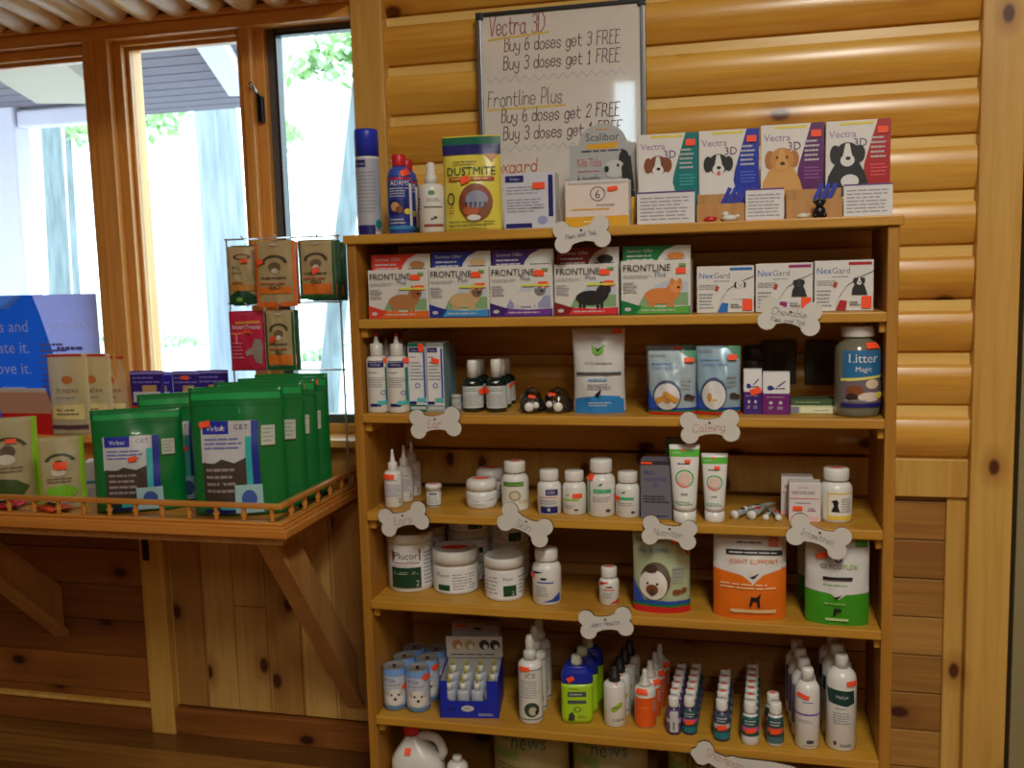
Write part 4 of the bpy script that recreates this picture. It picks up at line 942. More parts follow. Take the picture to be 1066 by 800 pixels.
# ================================================================== third shelf
def inbay(p0, p1, pt, pb, Z, k, **kw):
    l, w_, h_, rz = fit(p0, p1, pt, Z, pb=pb, **kw); return l, w_, min(h_, ZT[k-1]-TH-ZT[k]-.004), rz
def d_sp3(D): D.lines(mat((120, 120, 170), .5), .08, .30, .85, .66, 8); D.text(TXT, '2', .80, .14, .11, .2); D.lines(GK, .1, .72, .8, .78, 1)
for i, (p0, p1, pt, Y, lab) in enumerate(((401, 420, 468, 2.06, 'front'), (413, 431, 464, 2.115, 'middle'), (421, 439, 460, 2.175, 'rear'))):
    l, w_, h_, rz = fit(p0, p1, pt, Z3, Y)
    o = vessel('spout_bottle', min(w_, .042), h_, h_*.64, SPB, WHP, WHP, SPOUT, d_sp3, [(.30, .86, .5, .13)] if i == 0 else ([(.3, .85, .5, .12)] if i == 2 else ())); put(o, l, rz)
    tag(o, '%s white spout-tipped bottle of three at the left end of the third shelf' % lab, 'bottle', 'spout bottles on the third shelf')
l, w_, h_, rz = inbay(444, 460, 504, 529, Z3, 3, rnd=True)
o = vessel('small_vial', w_, h_, h_*.80, [(0, 0), (.9, 0), (.95, .04), (.95, .92), (.9, 1), (0, 1)], mat((190, 196, 180), .3), WHP, [(0, 0), (1.05, 0), (1.05, .8), (.95, 1), (0, 1)], lambda D: (D.rect(LBL, 0, .1, 1, .95), D.rect(DGRN, 0, .10, 1, .14), D.rect(DGRN, 0, .88, 1, .92), D.rect(NAVY, .2, .72, .7, .80), D.lines(GK, .15, .2, .85, .65, 5)), cst='top'); put(o, l, rz)
tag(o, 'tiny vial with a white lid standing alone near the left bone sign', 'vial')
def d_cream(D): D.rect(LBL, 0, .15, 1, .8); D.text(mat((80, 70, 160), .4), 'Care', .3, .42, .12, .4); D.poly(mat((80, 70, 160), .4), [(.55, .45), (.9, .58), (.88, .52)]); D.lines(GK, .2, .22, .7, .34, 2)
for i, (p0, p1, pt, Y, pb, lab) in enumerate(((486, 518, 498, None, 531, 'front squat white cream jar beside the tall coconut bottle'), (496, 526, 487, 2.17, None, 'squat white cream jar behind the front one'))):
    l, w_, h_, rz = fit(p0, p1, pt, Z3, Y, pb, rnd=True)
    o = vessel('cream_jar', w_, h_, h_*.62, [(0, 0), (.85, 0), (.93, .05), (1, .3), (1, .98), (.9, 1), (0, 1)], WHP, WHP, [(0, 0), (1.0, 0), (1.0, .55), (.93, .85), (.75, 1.0), (0, 1.0)], d_cream, cst='top'); put(o, l, rz); tag(o, lab, 'jar', 'squat cream jars')
def pill(p0, p1, pt, pb, lab, deco, st=(), cst=None, Z=Z3, k=3, base=WHP, rib=.02, hbf=.78, cap=None):
    l, w_, h_, rz = inbay(p0, p1, pt, pb, Z, k, rnd=True)
    o = vessel('pill_bottle', w_, h_, h_*hbf, PILL, base, cap or WHP, [(0, 0), (.76, 0), (.78, .06), (.78, .88), (.72, 1.0), (0, 1.0)], deco, st, rib, cst); put(o, l, rz); tag(o, lab, 'bottle', 'white pill bottles' ); return o
pill(523, 551, 480, 533, 'white pill bottle with a green banner and coconut ring picture', lambda D: (D.rect(mat((224, 224, 214), .5), 0, .05, 1, .82), D.rect(GRN, .08, .66, .80, .78), D.text(mat((210, 220, 80), .5), 'COCONUT', .45, .68, .07, .64), D.ring(mat((170, 160, 130), .5), .48, .42, .22, .14, .35), D.ell(mat((216, 206, 180), .5), .48, .42, .12, .08), D.lines(TAN, .6, .2, .95, .3, 2)), cst='top')
pill(560, 585, 489, 537, 'white pill bottle with navy blocks at the top and bottom of its label', lambda D: (D.rect(NAVY, .34, .58, .84, .76), D.lines(LG, .4, .62, .8, .72, 2), D.rect(RED, .1, .51, .8, .53), D.rect(NAVY, .14, .06, .82, .26), D.ell(LG, .46, .17, .06, .05), D.lines(GK, .1, .32, .8, .47, 3)))
pill(586, 611, 490, 537, 'white pill bottle with a lime green line and an orange sticker', lambda D: (D.poly(mat((130, 170, 60), .4), [(.15, .58), (.28, .66), (.24, .56)]), D.rect(mat((150, 190, 60), .4), .05, .43, .66, .49), D.text(GK, 'D', .14, .35, .05, .1), D.lines(GK, .1, .20, .5, .32, 3), D.ell(TXT, .55, .17, .09, .03)), [(.60, .60, .36, .12)])
pill(612, 641, 478, 539, 'tallest white pill bottle with a mint green stripe in the row', lambda D: (D.rect(mat((60, 170, 120), .4), 0, .10, .10, .92), D.poly(GRN, [(.35, .72), (.55, .80), (.5, .72)]), D.rect(mat((60, 180, 120), .4), .22, .55, .84, .64), D.lines(LG, .26, .57, .8, .62, 1), D.lines(GK, .2, .34, .84, .48, 3), D.ell(TXT, .72, .15, .08, .04)), [(.06, .90, .30, .12)])
pill(641, 667, 491, 540, 'short white pill bottle with green label between the tallest bottle and grey carton', lambda D: (D.poly(GRN, [(.2, .72), (.4, .78), (.36, .70)]), D.rect(mat((60, 180, 120), .4), .16, .52, .72, .60), D.lines(GK, .1, .34, .7, .46, 2), D.ell(TXT, .68, .17, .08, .04)), [(.06, .56, .28, .14)])
l, w_, h_, rz = inbay(667, 700, 480, 541, Z3, 3, rz=0)
o = carton('grey_carton', w_, h_, .05, mat((112, 112, 122), .4), mat((70, 70, 78), .4), lambda D: (D.rect(mat((50, 52, 60), .4), 0, .93, 1, 1), D.text(NAVY, 'PRO', .12, .76, .07, .3, 'l'), D.text(mat((70, 70, 150), .4), 'VENTURE', .12, .65, .06, .72, 'l'), D.text(mat((70, 70, 150), .4), 'Rx', .5, .56, .06, .2), D.lines(mat((50, 50, 60), .4), .1, .28, .9, .42, 3), D.lines(NAVY, .5, .04, .9, .08, 1)), [(.2, .965, .35, .04)]); put(o, l)
tag(o, 'grey upright carton with dark blue print between pill bottle and white tube', 'carton')
def tube(p0, p1, pt, pb, lab):
    l, w_, h_, rz = inbay(p0, p1, pt, pb, Z3, 3); hb = h_*.84; hc = h_-hb; mb = MB(); rows = []; r0 = w_*.37; n = 24
    def half(v): return r0+(w_/2-r0)*v, r0*(1-v)**.9+.0012
    def S(u, v, e): a, b = half(v); q = max(-.999, min(.999, 2*(u-.5))); return (a*q, -(b+e)*math.sqrt(1-q*q)**.9-e*.5, hc+v*hb)
    for j in range(13):
        a, b = half(j/12); rows.append([(a*math.cos(2*PI*k/n), b*math.sin(2*PI*k/n), hc+hb*j/12) for k in range(n)])
    mb.grid(rows, mat((224, 224, 220), .3)); D = Dec(mb, S, w_*.9, hb, True)
    D.rect(mat((90, 190, 60), .35), .0, .82, 1, .93); D.lines(LG, .1, .86, .4, .90, 1); D.ell(ORG, .46, .92, .06, .02); D.lines(TXT, .25, .70, .75, .74, 1); D.ring(mat((80, 180, 80), .4), .5, .50, .34, .13, .14); D.ring(ORG, .5, .50, .34, .13, .14, a0=3.6, a1=5.2)
    D.ell(mat((220, 190, 176), .5), .5, .50, .24, .09); D.lines(GK, .35, .24, .65, .30, 1); D.lines(mat((130, 190, 150), .5), .1, .10, .9, .17, 2)
    o = mb.obj('tube'); sticker(S, o, .60, .76, .013, .007, w_, hb)
    mb = MB(); mb.lathe([(0, 0), (r0*.95, 0), (r0*1.0, hc*.1), (r0*1.0, hc), (0, hc)], WHP, 36, rib=.015); mb.obj('cap', o); put(o, l, rz); tag(o, lab, 'tube', 'white tubes standing on their caps')
tube(697, 729, 463, 543, 'taller white and green tube standing on its cap beside the grey carton')
tube(730, 758, 472, 542, 'shorter white and green tube standing beside the loose syringes')
l, w_, h_, rz = fit(693, 713, 457, Z3, 2.14, rz=0); o = carton('tube_carton', w_, min(h_, .19), .03, mat((130, 136, 124), .4), None, lambda D: D.rect(mat((60, 110, 60), .4), .0, .7, .3, .95)); put(o, l); tag(o, 'grey-green carton standing behind the taller tube', 'carton')
for i, (px, pz, Y, yaw, r, lab) in enumerate(((764, 532, 2.045, .5, .0095, 'leftmost syringe with big white round end, lying near the short tube'), (782, 532, 2.045, .35, .010, 'second syringe from left with a big white round end'), (797, 536, 2.042, .15, .0068, 'syringe with small white end, left of the rightmost'), (811, 535, 2.042, -.15, .0068, 'rightmost lying syringe, with a small white end'), (775, 520, 2.08, .8, .006, 'syringe resting behind the two big-ended syringes'))):
    z = Z3; a = aty(px, pz, Y); e = empty('oral_syringe', (a.x, Y, z+r+(.008 if i == 4 else 0)), -yaw); tag(e, lab, 'syringe', 'loose oral syringes on the third shelf')
    mb = MB(); mb.lathe([(0, 0), (r, 0), (r, .004), (r*.6, .006), (r*.55, .02), (0, .02)], WHP, 18); c = mb.obj('plunger', e, (0, 0, 0)); c.rotation_euler.x = -PI/2
    mb = MB(); mb.lathe([(0, .014), (r*.75, .014), (r*.75, .075), (r*.3, .08), (r*.25, .09), (0, .09)], mat((150, 152, 150), .15), 16); c = mb.obj('barrel', e, (0, 0, 0)); c.rotation_euler.x = -PI/2
    mb = MB(); mb.box(-r*.5, r*.5, .03, .045, r*.72, r*.8, RED if i % 2 else mat((50, 54, 50), .4), 0); mb.obj('print_mark', e)
for i, (p0, p1, pt, Y, lab) in enumerate(((821, 854, 503, 2.05, 'front white carton with pink stripe beside the dog-label bottle'), (813, 846, 497, 2.10, 'white carton half hidden behind the pink-striped one'))):
    l, w_, h_, rz = fit(p0, p1, pt, Z3, Y, rz=0)
    o = carton('white_carton', w_, h_, .04, mat((216, 210, 208), .4), WH, lambda D: (D.lines(TXT, .3, .86, .65, .89, 1), D.text(mat((100, 96, 120), .4), 'METAMUCIL', .1, .74, .05, .84, 'l') if False else D.lines(mat((110, 100, 120), .4), .1, .70, .92, .79, 2), D.rect(mat((220, 90, 100), .4), .04, .58, .96, .60), D.lines(GK, .2, .44, .8, .52, 1), D.rect(mat((230, 180, 186), .4), .0, .0, .96, .12), D.lines(mat((150, 60, 100), .4), .6, .26, .85, .36, 2)), [(.28, .34, .30, .11)] if i == 0 else ()); put(o, l); tag(o, lab, 'carton', 'small white cartons on the third shelf')
pill(853, 887, 487, 545, 'large white pill bottle with a black dog label and striped lid', lambda D: (D.rect(mat((228, 226, 214), .5), .12, .08, .98, .76), D.rect(mat((230, 200, 60), .4), .26, .08, .98, .17), D.rect(mat((230, 200, 60), .4), .26, .70, .98, .73), D.rect(mat((230, 200, 60), .4), .24, .1, .27, .73), D.poly(BLK, [(.36, .27), (.62, .27), (.56, .42), (.58, .52), (.50, .58), (.40, .52), (.44, .42)]), D.poly(BLK, [(.36, .52), (.44, .56), (.44, .50)]), D.lines(GK, .66, .25, .95, .62, 6)), cst='top', rib=.03)
# ================================================================== fourth shelf
def d_plu(D):
    D.rect(LBL, 0, .10, 1, .92); D.rect(mat((150, 50, 90), .4), .10, .64, .135, .88); D.rect(mat((150, 50, 90), .4), .665, .66, .70, .90); D.rect(mat((150, 50, 90), .4), .12, .61, .68, .63); D.text(BLK, 'Plucor', .14, .70, .14, .50, 'l'); D.lines(TXT, .4, .65, .62, .67, 1); D.lines(mat((170, 70, 90), .5), .12, .55, .6, .58, 1)
    D.rect(mat((8, 62, 38), .4), .10, .10, .70, .53); D.lines(mat((200, 210, 190), .5), .15, .38, .64, .45, 2); D.text(LG, '2', .62, .14, .12, .1); D.lines(GK, .76, .15, .96, .86, 9)
def jar(name, p0, p1, pt, pb, lab, deco, Z=Z4, lid=.2, Y=None, st=(), grp=None, cst=None, z=None, rnd=True):
    if pb: l, w_, h_, rz = inbay(p0, p1, pt, pb, Z, 4, rnd=rnd)
    else:
        l, w_, h_, rz = fit(p0, p1, pt, Z, Y); h_ = min(h_, ZT[3]-TH-Z-.004)
    o = vessel(name, w_, h_, h_*(1-lid), [(0, 0), (.92, 0), (.97, .03), (.97, .96), (.93, 1), (0, 1)], WHP, mat((214, 214, 206), .35), [(0, 0), (1.0, 0), (1.0, .55), (.985, .85), (.93, 1.0), (.90, .93), (0, .93)], deco, st, .0, cst); put(o, l, rz); tag(o, lab, 'jar', grp); return o, l, w_, h_
jar('supplement_tub', 394, 443, 551, 617, 'large white tub with a dark green and maroon label, left end of fourth shelf', d_plu, lid=.17)
jar('supplement_tub', 426, 466, 546, None, 'white tub behind the large one at the left end of fourth shelf', d_plu, Y=2.20, lid=.17)
d_sm = lambda D: (D.rect(LBL, 0, .08, 1, .86), D.text(mat((110, 50, 80), .4), 'Plucor', .10, .60, .14, .26, 'l'), D.rect(DGRN, .12, .14, .36, .34), D.lines(GK, .42, .16, .95, .74, 6))
d_sm2 = lambda D: (D.rect(LBL, 0, .08, 1, .90), D.lines(GK, .04, .2, .34, .8, 5), D.text(mat((60, 40, 50), .4), 'Plucor', .46, .66, .10, .26, 'l'), D.rect(DGRN, .46, .16, .78, .50), D.text(LG, '2', .70, .2, .12, .08), D.lines(GK, .84, .2, .98, .8, 5))
jar('supplement_jar', 451, 500, 569, 620, 'wide low white jar with an orange dot on its lid, fourth shelf', d_sm, lid=.32, cst='top')
def stack(p0, p1, Y, n, hz, labs):
    l, w_, h_, rz = fit(p0, p1, 500, Z4, Y)
    for k in range(n):
        o = vessel('supplement_jar', w_, hz-.0005, (hz-.0005)*.7, [(0, 0), (.92, 0), (.97, .03), (.97, .96), (.93, 1), (0, 1)], WHP, mat((214, 214, 206), .35), [(0, 0), (1.0, 0), (1.0, .8), (.95, 1.0), (0, 1.0)], d_sm2 if k or n == 2 else d_sm); put(o, (l[0], l[1], l[2]+hz*k), rz); tag(o, labs[k], 'jar', 'stacked white jars on the fourth shelf')
stack(467, 514, 2.22, 3, .060, ['white jar at the bottom of the stack behind the wide low jar', 'middle white jar in the stack behind the wide low jar', 'topmost white jar in the stack behind the wide low jar'])
jar('supplement_jar', 505, 547, 577, 627, 'white jar with a small dark green square in front of the stacked pair', d_sm2, lid=.25)
stack(512, 552, 2.225, 2, .088, ['white jar at the bottom of the pair under the tilted bone sign', 'white jar on top of the pair, under the tilted bone sign'])
pill(555, 585, 571, 631, 'white pill bottle with blue corner bands standing on the fourth shelf', lambda D: (D.poly(NAVY, [(.0, .78), (.4, .78), (.0, .70)]), D.poly(mat((40, 70, 170), .4), [(.30, .08), (.92, .08), (.92, .28), (.66, .14)]), D.ell(BLK, .38, .62, .12, .03), D.rect(mat((60, 80, 180), .4), .18, .52, .72, .55), D.lines(GK, .15, .2, .55, .46, 5)), [(.02, .68, .2, .1)], Z=Z4, k=4, hbf=.80)
pill(624, 645, 590, 631, 'small white pill bottle with red corner bands and an orange lid sticker', lambda D: (D.poly(mat((210, 60, 40), .4), [(.0, .86), (.5, .86), (.0, .70)]), D.poly(mat((210, 60, 40), .4), [(.5, .06), (.95, .06), (.95, .24)]), D.ell(BLK, .5, .68, .18, .03), D.rect(mat((210, 80, 60), .4), .2, .56, .76, .60), D.lines(GK, .2, .25, .7, .5, 4)), cst='top', Z=Z4, k=4, hbf=.74)
def spouch(name, p0, p1, pt, pb, lab, base, deco, st, seed, k=4, Z=Z4, d=.055, pinch=.02, turn=.6, Y=None):
    l, w_, h_, rz = fit(p0, p1, pt, Z, Y, pb); h_ = min(h_, ZT[k-1]-TH-Z-.003); l = (l[0], l[1]+d*.42, l[2])
    o = pouch(name, w_, h_, d, base, deco, st, pinch, seed=seed); put(o, l, rz*turn); tag(o, lab, 'pouch'); return o
def d_ck(D):
    D.poly(mat((190, 60, 40), .4), [(.62, .99), (.99, .99), (.99, .70)]); D.lines(mat((90, 110, 90), .5), .05, .88, .55, .94, 2); D.text(mat((90, 140, 170), .4), 'Hip & Joint', .08, .73, .08, .84, 'l'); D.rect(RED, 0, .0, 1, .08); D.rect(GRN, 0, .08, 1, .115); D.rect(mat((30, 80, 170), .4), 0, .115, 1, .16); D.poly(mat((40, 80, 180), .4), [(0, .15), (.2, .15), (0, .42)])
    D.ell(mat((90, 74, 54), .5), .40, .42, .27, .22); D.ell(mat((222, 220, 210), .5), .36, .36, .25, .19); D.ell(BRN, .34, .30, .11, .07); D.ell(mat((80, 60, 50), .5), .34, .27, .05, .05); D.ell(BLK, .26, .38, .02, .015); D.ell(BLK, .43, .38, .02, .015); D.ell(mat((70, 46, 34), .5), .32, .56, .12, .05)
    D.ell(BRN, .78, .28, .08, .03); D.ell(BRN, .90, .30, .05, .03); D.lines(GK, .70, .40, .95, .6, 5)
spouch('treat_pouch', 658, 718, 556, 638, 'pale green glossy treat pouch with a shaggy dog picture, fourth shelf', mat((176, 186, 150), .25), d_ck, [(.76, .90, .18, .06)], 21)
def d_js(D):
    D.rect(mat((224, 110, 22), .4), 0, 0, 1, .60); D.poly(mat((214, 212, 206), .4), [(0, .64), (0, .57), (.40, .52), (.55, .42), (.68, .52), (1, .60), (1, .66)])
    D.lines(TXT, .32, .86, .72, .90, 1); D.rect(mat((200, 100, 50), .4), .76, .84, .90, .94); D.rect(BLK, .18, .745, .95, .80); D.lines(LG, .22, .755, .9, .785, 1); D.text(mat((230, 120, 40), .4), 'JOINT SUPPORT', .22, .63, .07, .72, 'l', .01); D.poly(BLK, [(.50, .50), (.64, .55), (.56, .49)])
    D.lines(mat((240, 200, 150), .5), .10, .36, .95, .44, 2); D.poly(BLK, [(.50, .17), (.53, .17), (.55, .23), (.60, .23), (.62, .16), (.65, .16), (.64, .26), (.66, .33), (.60, .28), (.52, .28)]); D.rect(mat((230, 200, 150), .4), .24, .09, .86, .13)
spouch('supplement_pouch', 742, 818, 556, 645, 'orange and white joint support pouch with a small black dog', mat((206, 204, 198), .35), d_js, [], 22, d=.065, pinch=.0)
def d_gl(D):
    D.rect(mat((60, 150, 30), .4), 0, 0, 1, .42); D.rect(mat((60, 150, 30), .4), .78, .90, .97, .985); D.poly(mat((210, 210, 206), .4), [(0, .46), (0, .40), (.4, .37), (.52, .31), (.64, .37), (1, .38), (1, .46)])
    D.ring(BLK, .52, .76, .06, .04, .4); D.text(mat((60, 70, 50), .4), 'GLYCO', .24, .655, .05, .34, 'l'); D.text(mat((150, 190, 90), .4), 'FLEX', .60, .655, .05, .24, 'l'); D.rect(BLK, .28, .53, .74, .565); D.lines(mat((110, 170, 80), .5), .28, .46, .7, .49, 1); D.poly(BLK, [(.44, .33), (.58, .37), (.50, .32)])
    D.lines(mat((130, 190, 100), .5), .3, .24, .72, .29, 1); D.poly(BLK, [(.44, .12), (.48, .12), (.50, .17), (.56, .17), (.58, .20), (.46, .21)]); D.rect(mat((190, 220, 150), .4), .32, .06, .68, .09)
spouch('supplement_pouch', 838, 905, 562, 651, 'green and white supplement pouch with an orange sticker, right end of fourth shelf', mat((208, 208, 204), .35), d_gl, [(.26, .80, .17, .06, .3)], 23, pinch=0)
spouch('supplement_pouch', 830, 890, 560, None, 'second green and white pouch just behind the one at the right end', mat((208, 208, 204), .35), d_gl, [], 24, Y=2.15, pinch=0, d=.045)
# ================================================================== fifth shelf
def d_can(D):
    D.rect(mat((190, 196, 206), .35), 0, .14, 1, .86); D.rect(mat((120, 160, 214), .35), 0, .84, 1, .95); D.text(mat((90, 100, 160), .4), 'Milk', .1, .70, .10, .5, 'l'); D.lines(GK, .1, .60, .9, .68, 1); D.ell(mat((222, 220, 210), .5), .46, .34, .36, .2); D.ell(BLK, .34, .40, .04, .03); D.ell(BLK, .62, .40, .04, .03); D.ell(BLK, .48, .30, .06, .035); D.ell(mat((200, 190, 170), .5), .2, .44, .08, .07); D.ell(mat((200, 190, 170), .5), .74, .44, .08, .07)
n = 0
for r_, (pA, pB, pt, pb) in enumerate((((392, 417), (418, 444), 694, 744), ((403, 427), (430, 453), 682, 723), ((414, 436), (439, 461), 671, 706))):
    for c_, (p0, p1) in enumerate((pA, pB)):
        l, w_, h_, rz = inbay(p0, p1, pt, pb, Z5, 5, rnd=True); w_ = .056; h_ = .103
        Y = 2.055+.058*r_; l = (SX0+.022+.0285+.0575*c_+.004*r_, Y, Z5)
        o = vessel('milk_can', w_, h_, h_*.97, CANP, mat((110, 156, 214), .3), mat((160, 160, 158), .4, .3), [(0, 0), (.92, 0), (.93, .5), (.86, .6), (.83, .2), (0, .2)], d_can, [((.9 if c_ == 0 else .8), .86 if c_ else .58, .25, .14, .8)] if r_ == 0 or (r_ == 1 and c_) else (), capname='lid'); put(o, l, rz)
        c = [q for q in o.children if q.name.startswith('lid')][0]; mb = MB(); mb.box(-.004, .004, -.014, .004, .0014, .0024, CHROME, .0005); mb.obj('pull_tab', c)
        tag(o, 'blue milk can in the %s row, %s side, beside the blue dispenser' % (['front', 'middle', 'rear'][r_], ['left', 'right'][c_]), 'can', 'blue milk cans')
# blue dispenser of small bottles
l, w_, h_, rz = fit(457, 521, 703, Z5, pb=748, rz=0); w_ = (aty(516, 745, l[1]).x-aty(457, 740, l[1]).x); rz = .16
e = empty('bottle_dispenser', l, rz); tag(e, 'blue cardboard counter dispenser with white header card holding small yellow-tipped bottles', 'dispenser')
BD = mat((20, 40, 170), .4); fh = .088; dp = .125
mb = MB(); cut = [(-w_/2, 0), (w_/2, 0), (w_/2, fh), (w_*.30, fh), (w_*.30, fh*.52), (w_*.26, fh*.46), (-w_*.33, fh*.46), (-w_*.37, fh*.52), (-w_*.37, fh), (-w_/2, fh)]
mb.prism(cut, 0, .002, BD); S = lambda u, v, e_: (-w_/2+u*w_, -e_, v*fh); D = Dec(mb, S, w_, fh); D.ell(LG, .47, .26, .11, .085); D.lines(mat((60, 60, 70), .5), .40, .24, .54, .28, 1); D.lines(LG, .65, .06, .95, .14, 2); D.ell(NAVY, .18, .24, .08, .03)
mb.obj('front_panel', e)
mb = MB()
for s in (-1, 1):
    x = s*(w_/2-.001); q = [(x, 0, 0), (x, dp, 0), (x, dp, fh*1.12), (x, 0, fh)]
    A = [mb.bm.verts.new((p[0]-.001, p[1], p[2])) for p in q]; B = [mb.bm.verts.new((p[0]+.001, p[1], p[2])) for p in q]; mb.mi(BD)
    for f in (A[::-1], B): mb.bm.faces.new(f)
    for k in range(4): m_ = (k+1) % 4; mb.bm.faces.new((A[k], A[m_], B[m_], B[k]))
mb.box(-w_/2, w_/2, dp, dp+.002, 0, fh*1.12, mat((190, 190, 180), .5), 0); mb.box(-w_/2, w_/2, .002, dp, 0, .002, BD, 0)
mb.box(-w_/2+.0025, -w_/2+.003, .002, dp, .002, fh*1.0, mat((190, 190, 180), .5), 0); mb.box(w_/2-.003, w_/2-.0025, .002, dp, .002, fh*1.0, mat((190, 190, 180), .5), 0); mb.obj('tray', e)
mb = MB(); hc = .055; mb.box(-w_/2, w_/2, 0, .003, 0, hc, mat((206, 204, 194), .4), .0008); S2 = lambda u, v, e_: (-w_/2+u*w_, -e_, v*hc); D = Dec(mb, S2, w_, hc)
for q, c in ((.2, (190, 140, 80)), (.42, (180, 170, 120)), (.68, (60, 40, 60)), (.87, (50, 50, 50))): D.ell(mat(c, .5), q, .62, .09, .24); D.ell(WH, q+.02, .52, .04, .12)
D.lines(TXT, .08, .12, .94, .24, 1); hcard = mb.obj('header_card', e, (0, dp-.006, fh*1.08)); hcard.rotation_euler.x = .12
k0 = None
for r_ in range(3):
    for c_ in range(4):
        x = -w_*.36+w_*.24*c_; y = .022+.036*r_; z = .003+.006*r_
        if k0 is None:
            def d_(D): D.rect(mat((176, 184, 200), .4), .0, .2, 1, .75); D.lines(GK, .1, .25, .9, .7, 4)
            o = vessel('dropper_vial', w_*.21, .088, .056, SPB, mat((180, 186, 196), .3), WHP, [(0, 0), (.5, 0), (.5, .45), (.3, .5), (.0, .5)], d_, tip=[(0, .5), (.24, .5), (.2, .8), (.16, 1), (0, 1)], tipm=mat((190, 176, 60), .4)); k0 = o
        else: o = copy_tree(k0)
        p = Matrix.Translation(Vector(l)) @ Matrix.Rotation(rz, 4, 'Z') @ Vector((x, y, z)); o.location = p
        tag(o, 'small yellow-tipped vial in the blue dispenser, %s row, %s' % (['front', 'middle', 'back'][r_], ['leftmost', 'second from left', 'third from left', 'rightmost'][c_]), 'vial', 'yellow-tipped vials in the blue dispenser')
l2, w2, h2, _ = fit(472, 520, 650, Z5, 2.235, rz=0)
o = carton('cleaner_carton', w2, min(h2, .24), .03, mat((196, 176, 166), .4), None, lambda D: (D.rect(mat((190, 190, 196), .4), 0, 0, 1, .84), D.text(NAVY, 'Total Cleaner', .5, .78, .045, .8), D.ell(BLK, .55, .92, .1, .02)), [(.2, .95, .25, .05, .1)]); put(o, l2); tag(o, 'white and pink carton standing behind the blue dispenser header', 'carton')
# tall rows
def row(name, cols, cat, grp, fn, labf, gap, n, p0, p1, pt, pb, skew=0, Y0=None, copies=True, rotj=0):
    l, w_, h_, rz = inbay(p0, p1, pt, pb, Z5, 5, rnd=True) if Y0 is None else fit(p0, p1, pt, Z5, Y0)
    first = fn(w_, h_, True); put(first, l, rz); tag(first, labf(0), cat, grp)
    back = None
    for k in range(1, n):
        if back is None: back = fn(w_, h_, False); o = back
        else: o = copy_tree(back)
        put(o, (l[0]+skew*k, l[1]+gap*k, l[2]), rz+(random.Random(k).uniform(-rotj, rotj) if rotj else 0)); tag(o, labf(k), cat, grp)
ORD = ['front', 'second', 'third', 'fourth', 'fifth', 'sixth', 'seventh', 'eighth']
def d_ice(D): D.rect(mat((216, 216, 206), .4), 0, .05, 1, .88); D.rect(TXT, 0, .87, 1, .885); D.text(TXT, 'ICE', .5, .75, .08, .55); D.lines(GK, .12, .42, .85, .72, 8); D.ell(mat((50, 70, 50), .5), .52, .24, .30, .12); D.ell(mat((190, 180, 160), .5), .56, .22, .16, .07); D.ell(BLK, .72, .20, .07, .04); D.rect(TXT, 0, .08, 1, .095)
row('spray', 0, 'bottle', 'tall white spray bottles left of the lime ones', lambda w, h, f: vessel('spray_bottle', w, h, h*.72, SPB, WHP, mat((200, 200, 194), .3), PUMP, d_ice, [(.28, .90, .36, .07)] if f else ()), lambda k: '%s tall white spray bottle with a round dark picture, left of the lime bottles' % ORD[k], .058, 3, 541, 566, 661, 755, -.002)
def lime(w, h, f):
    hb = h*.86; mb = MB(); n = 28
    def sec(z):
        t = z/hb; k = 1 if t < .82 else 1-.35*((t-.82)/.18)**1.6
        return w/2*k, w*.30*(1 if t < .9 else .85)
    for (z0, z1, m) in ((0, .70*hb, mat((168, 210, 36), .35)), (.70*hb, hb, mat((20, 40, 160), .35))):
        rows = []
        for j in range(10):
            z = z0+(z1-z0)*j/9; a, b = sec(z); q = .93 if z == 0 else 1
            rows.append([(a*q*math.copysign(abs(math.cos(t))**.6, math.cos(t)), b*q*math.copysign(abs(math.sin(t))**.6, math.sin(t)), z) for t in [2*PI*i/n for i in range(n)]])
        mb.grid(rows, m)
    def S(u, v, e): a, b = sec(v*hb); q = max(-.98, min(.98, 2*(u-.5))); th = math.acos(max(-1, min(1, math.copysign(abs(q)**(1/.6), q)))); return (a*q, -b*abs(math.sin(th))**.6-e, v*hb)
    D = Dec(mb, S, w, hb, True)
    D.lines(mat((90, 130, 60), .5), .25, .60, .6, .64, 1); D.rect(mat((70, 86, 80), .4), .2, .48, .78, .57); D.lines(LG, .26, .50, .7, .55, 1); D.rect(mat((70, 86, 80), .4), .2, .36, .78, .42); D.ring(mat((90, 130, 60), .5), .5, .26, .12, .05, .3); D.poly(mat((50, 60, 50), .5), [(.2, .06), (.4, .06), (.42, .14), (.34, .22), (.24, .18)]); D.lines(mat((140, 130, 60), .5), .5, .1, .8, .16, 2)
    o = mb.obj('shampoo_bottle')
    if f: sticker(S, o, .30, .80, .016, .011, w, hb, tilt=.5)
    mb = MB(); mb.lathe([(0, 0), (w*.18, 0), (w*.18, .008), (w*.16, .010), (w*.16, h-hb-.004), (w*.13, h-hb), (0, h-hb)], mat((190, 200, 176), .3), 20); mb.obj('cap', o, (0, 0, hb)); return o
row('lime', 0, 'bottle', 'lime green bottles with blue shoulders', lime, lambda k: '%s lime green bottle with blue shoulders, counted from the shelf edge' % ORD[k], .052, 3, 585, 618, 682, 757, .004)
def blackcap(w, h, f):
    o = vessel('black_cap_bottle', w, h, h*.74, SPB, WHP, BLK, [(0, 0), (.52, 0), (.52, .35), (.40, .42), (.36, .9), (.28, 1), (0, 1)], lambda D: (D.poly(mat((150, 180, 40), .4), [(.30, .42), (.72, .58), (.86, .56), (.80, .46), (.4, .34)]), D.text(TXT, 'CLEAN', .64, .14, .06, .5), D.rect(mat((90, 100, 40), .5), .4, .46, .7, .48)), [(.62, 1.06, .32, .13, .7)]); return o
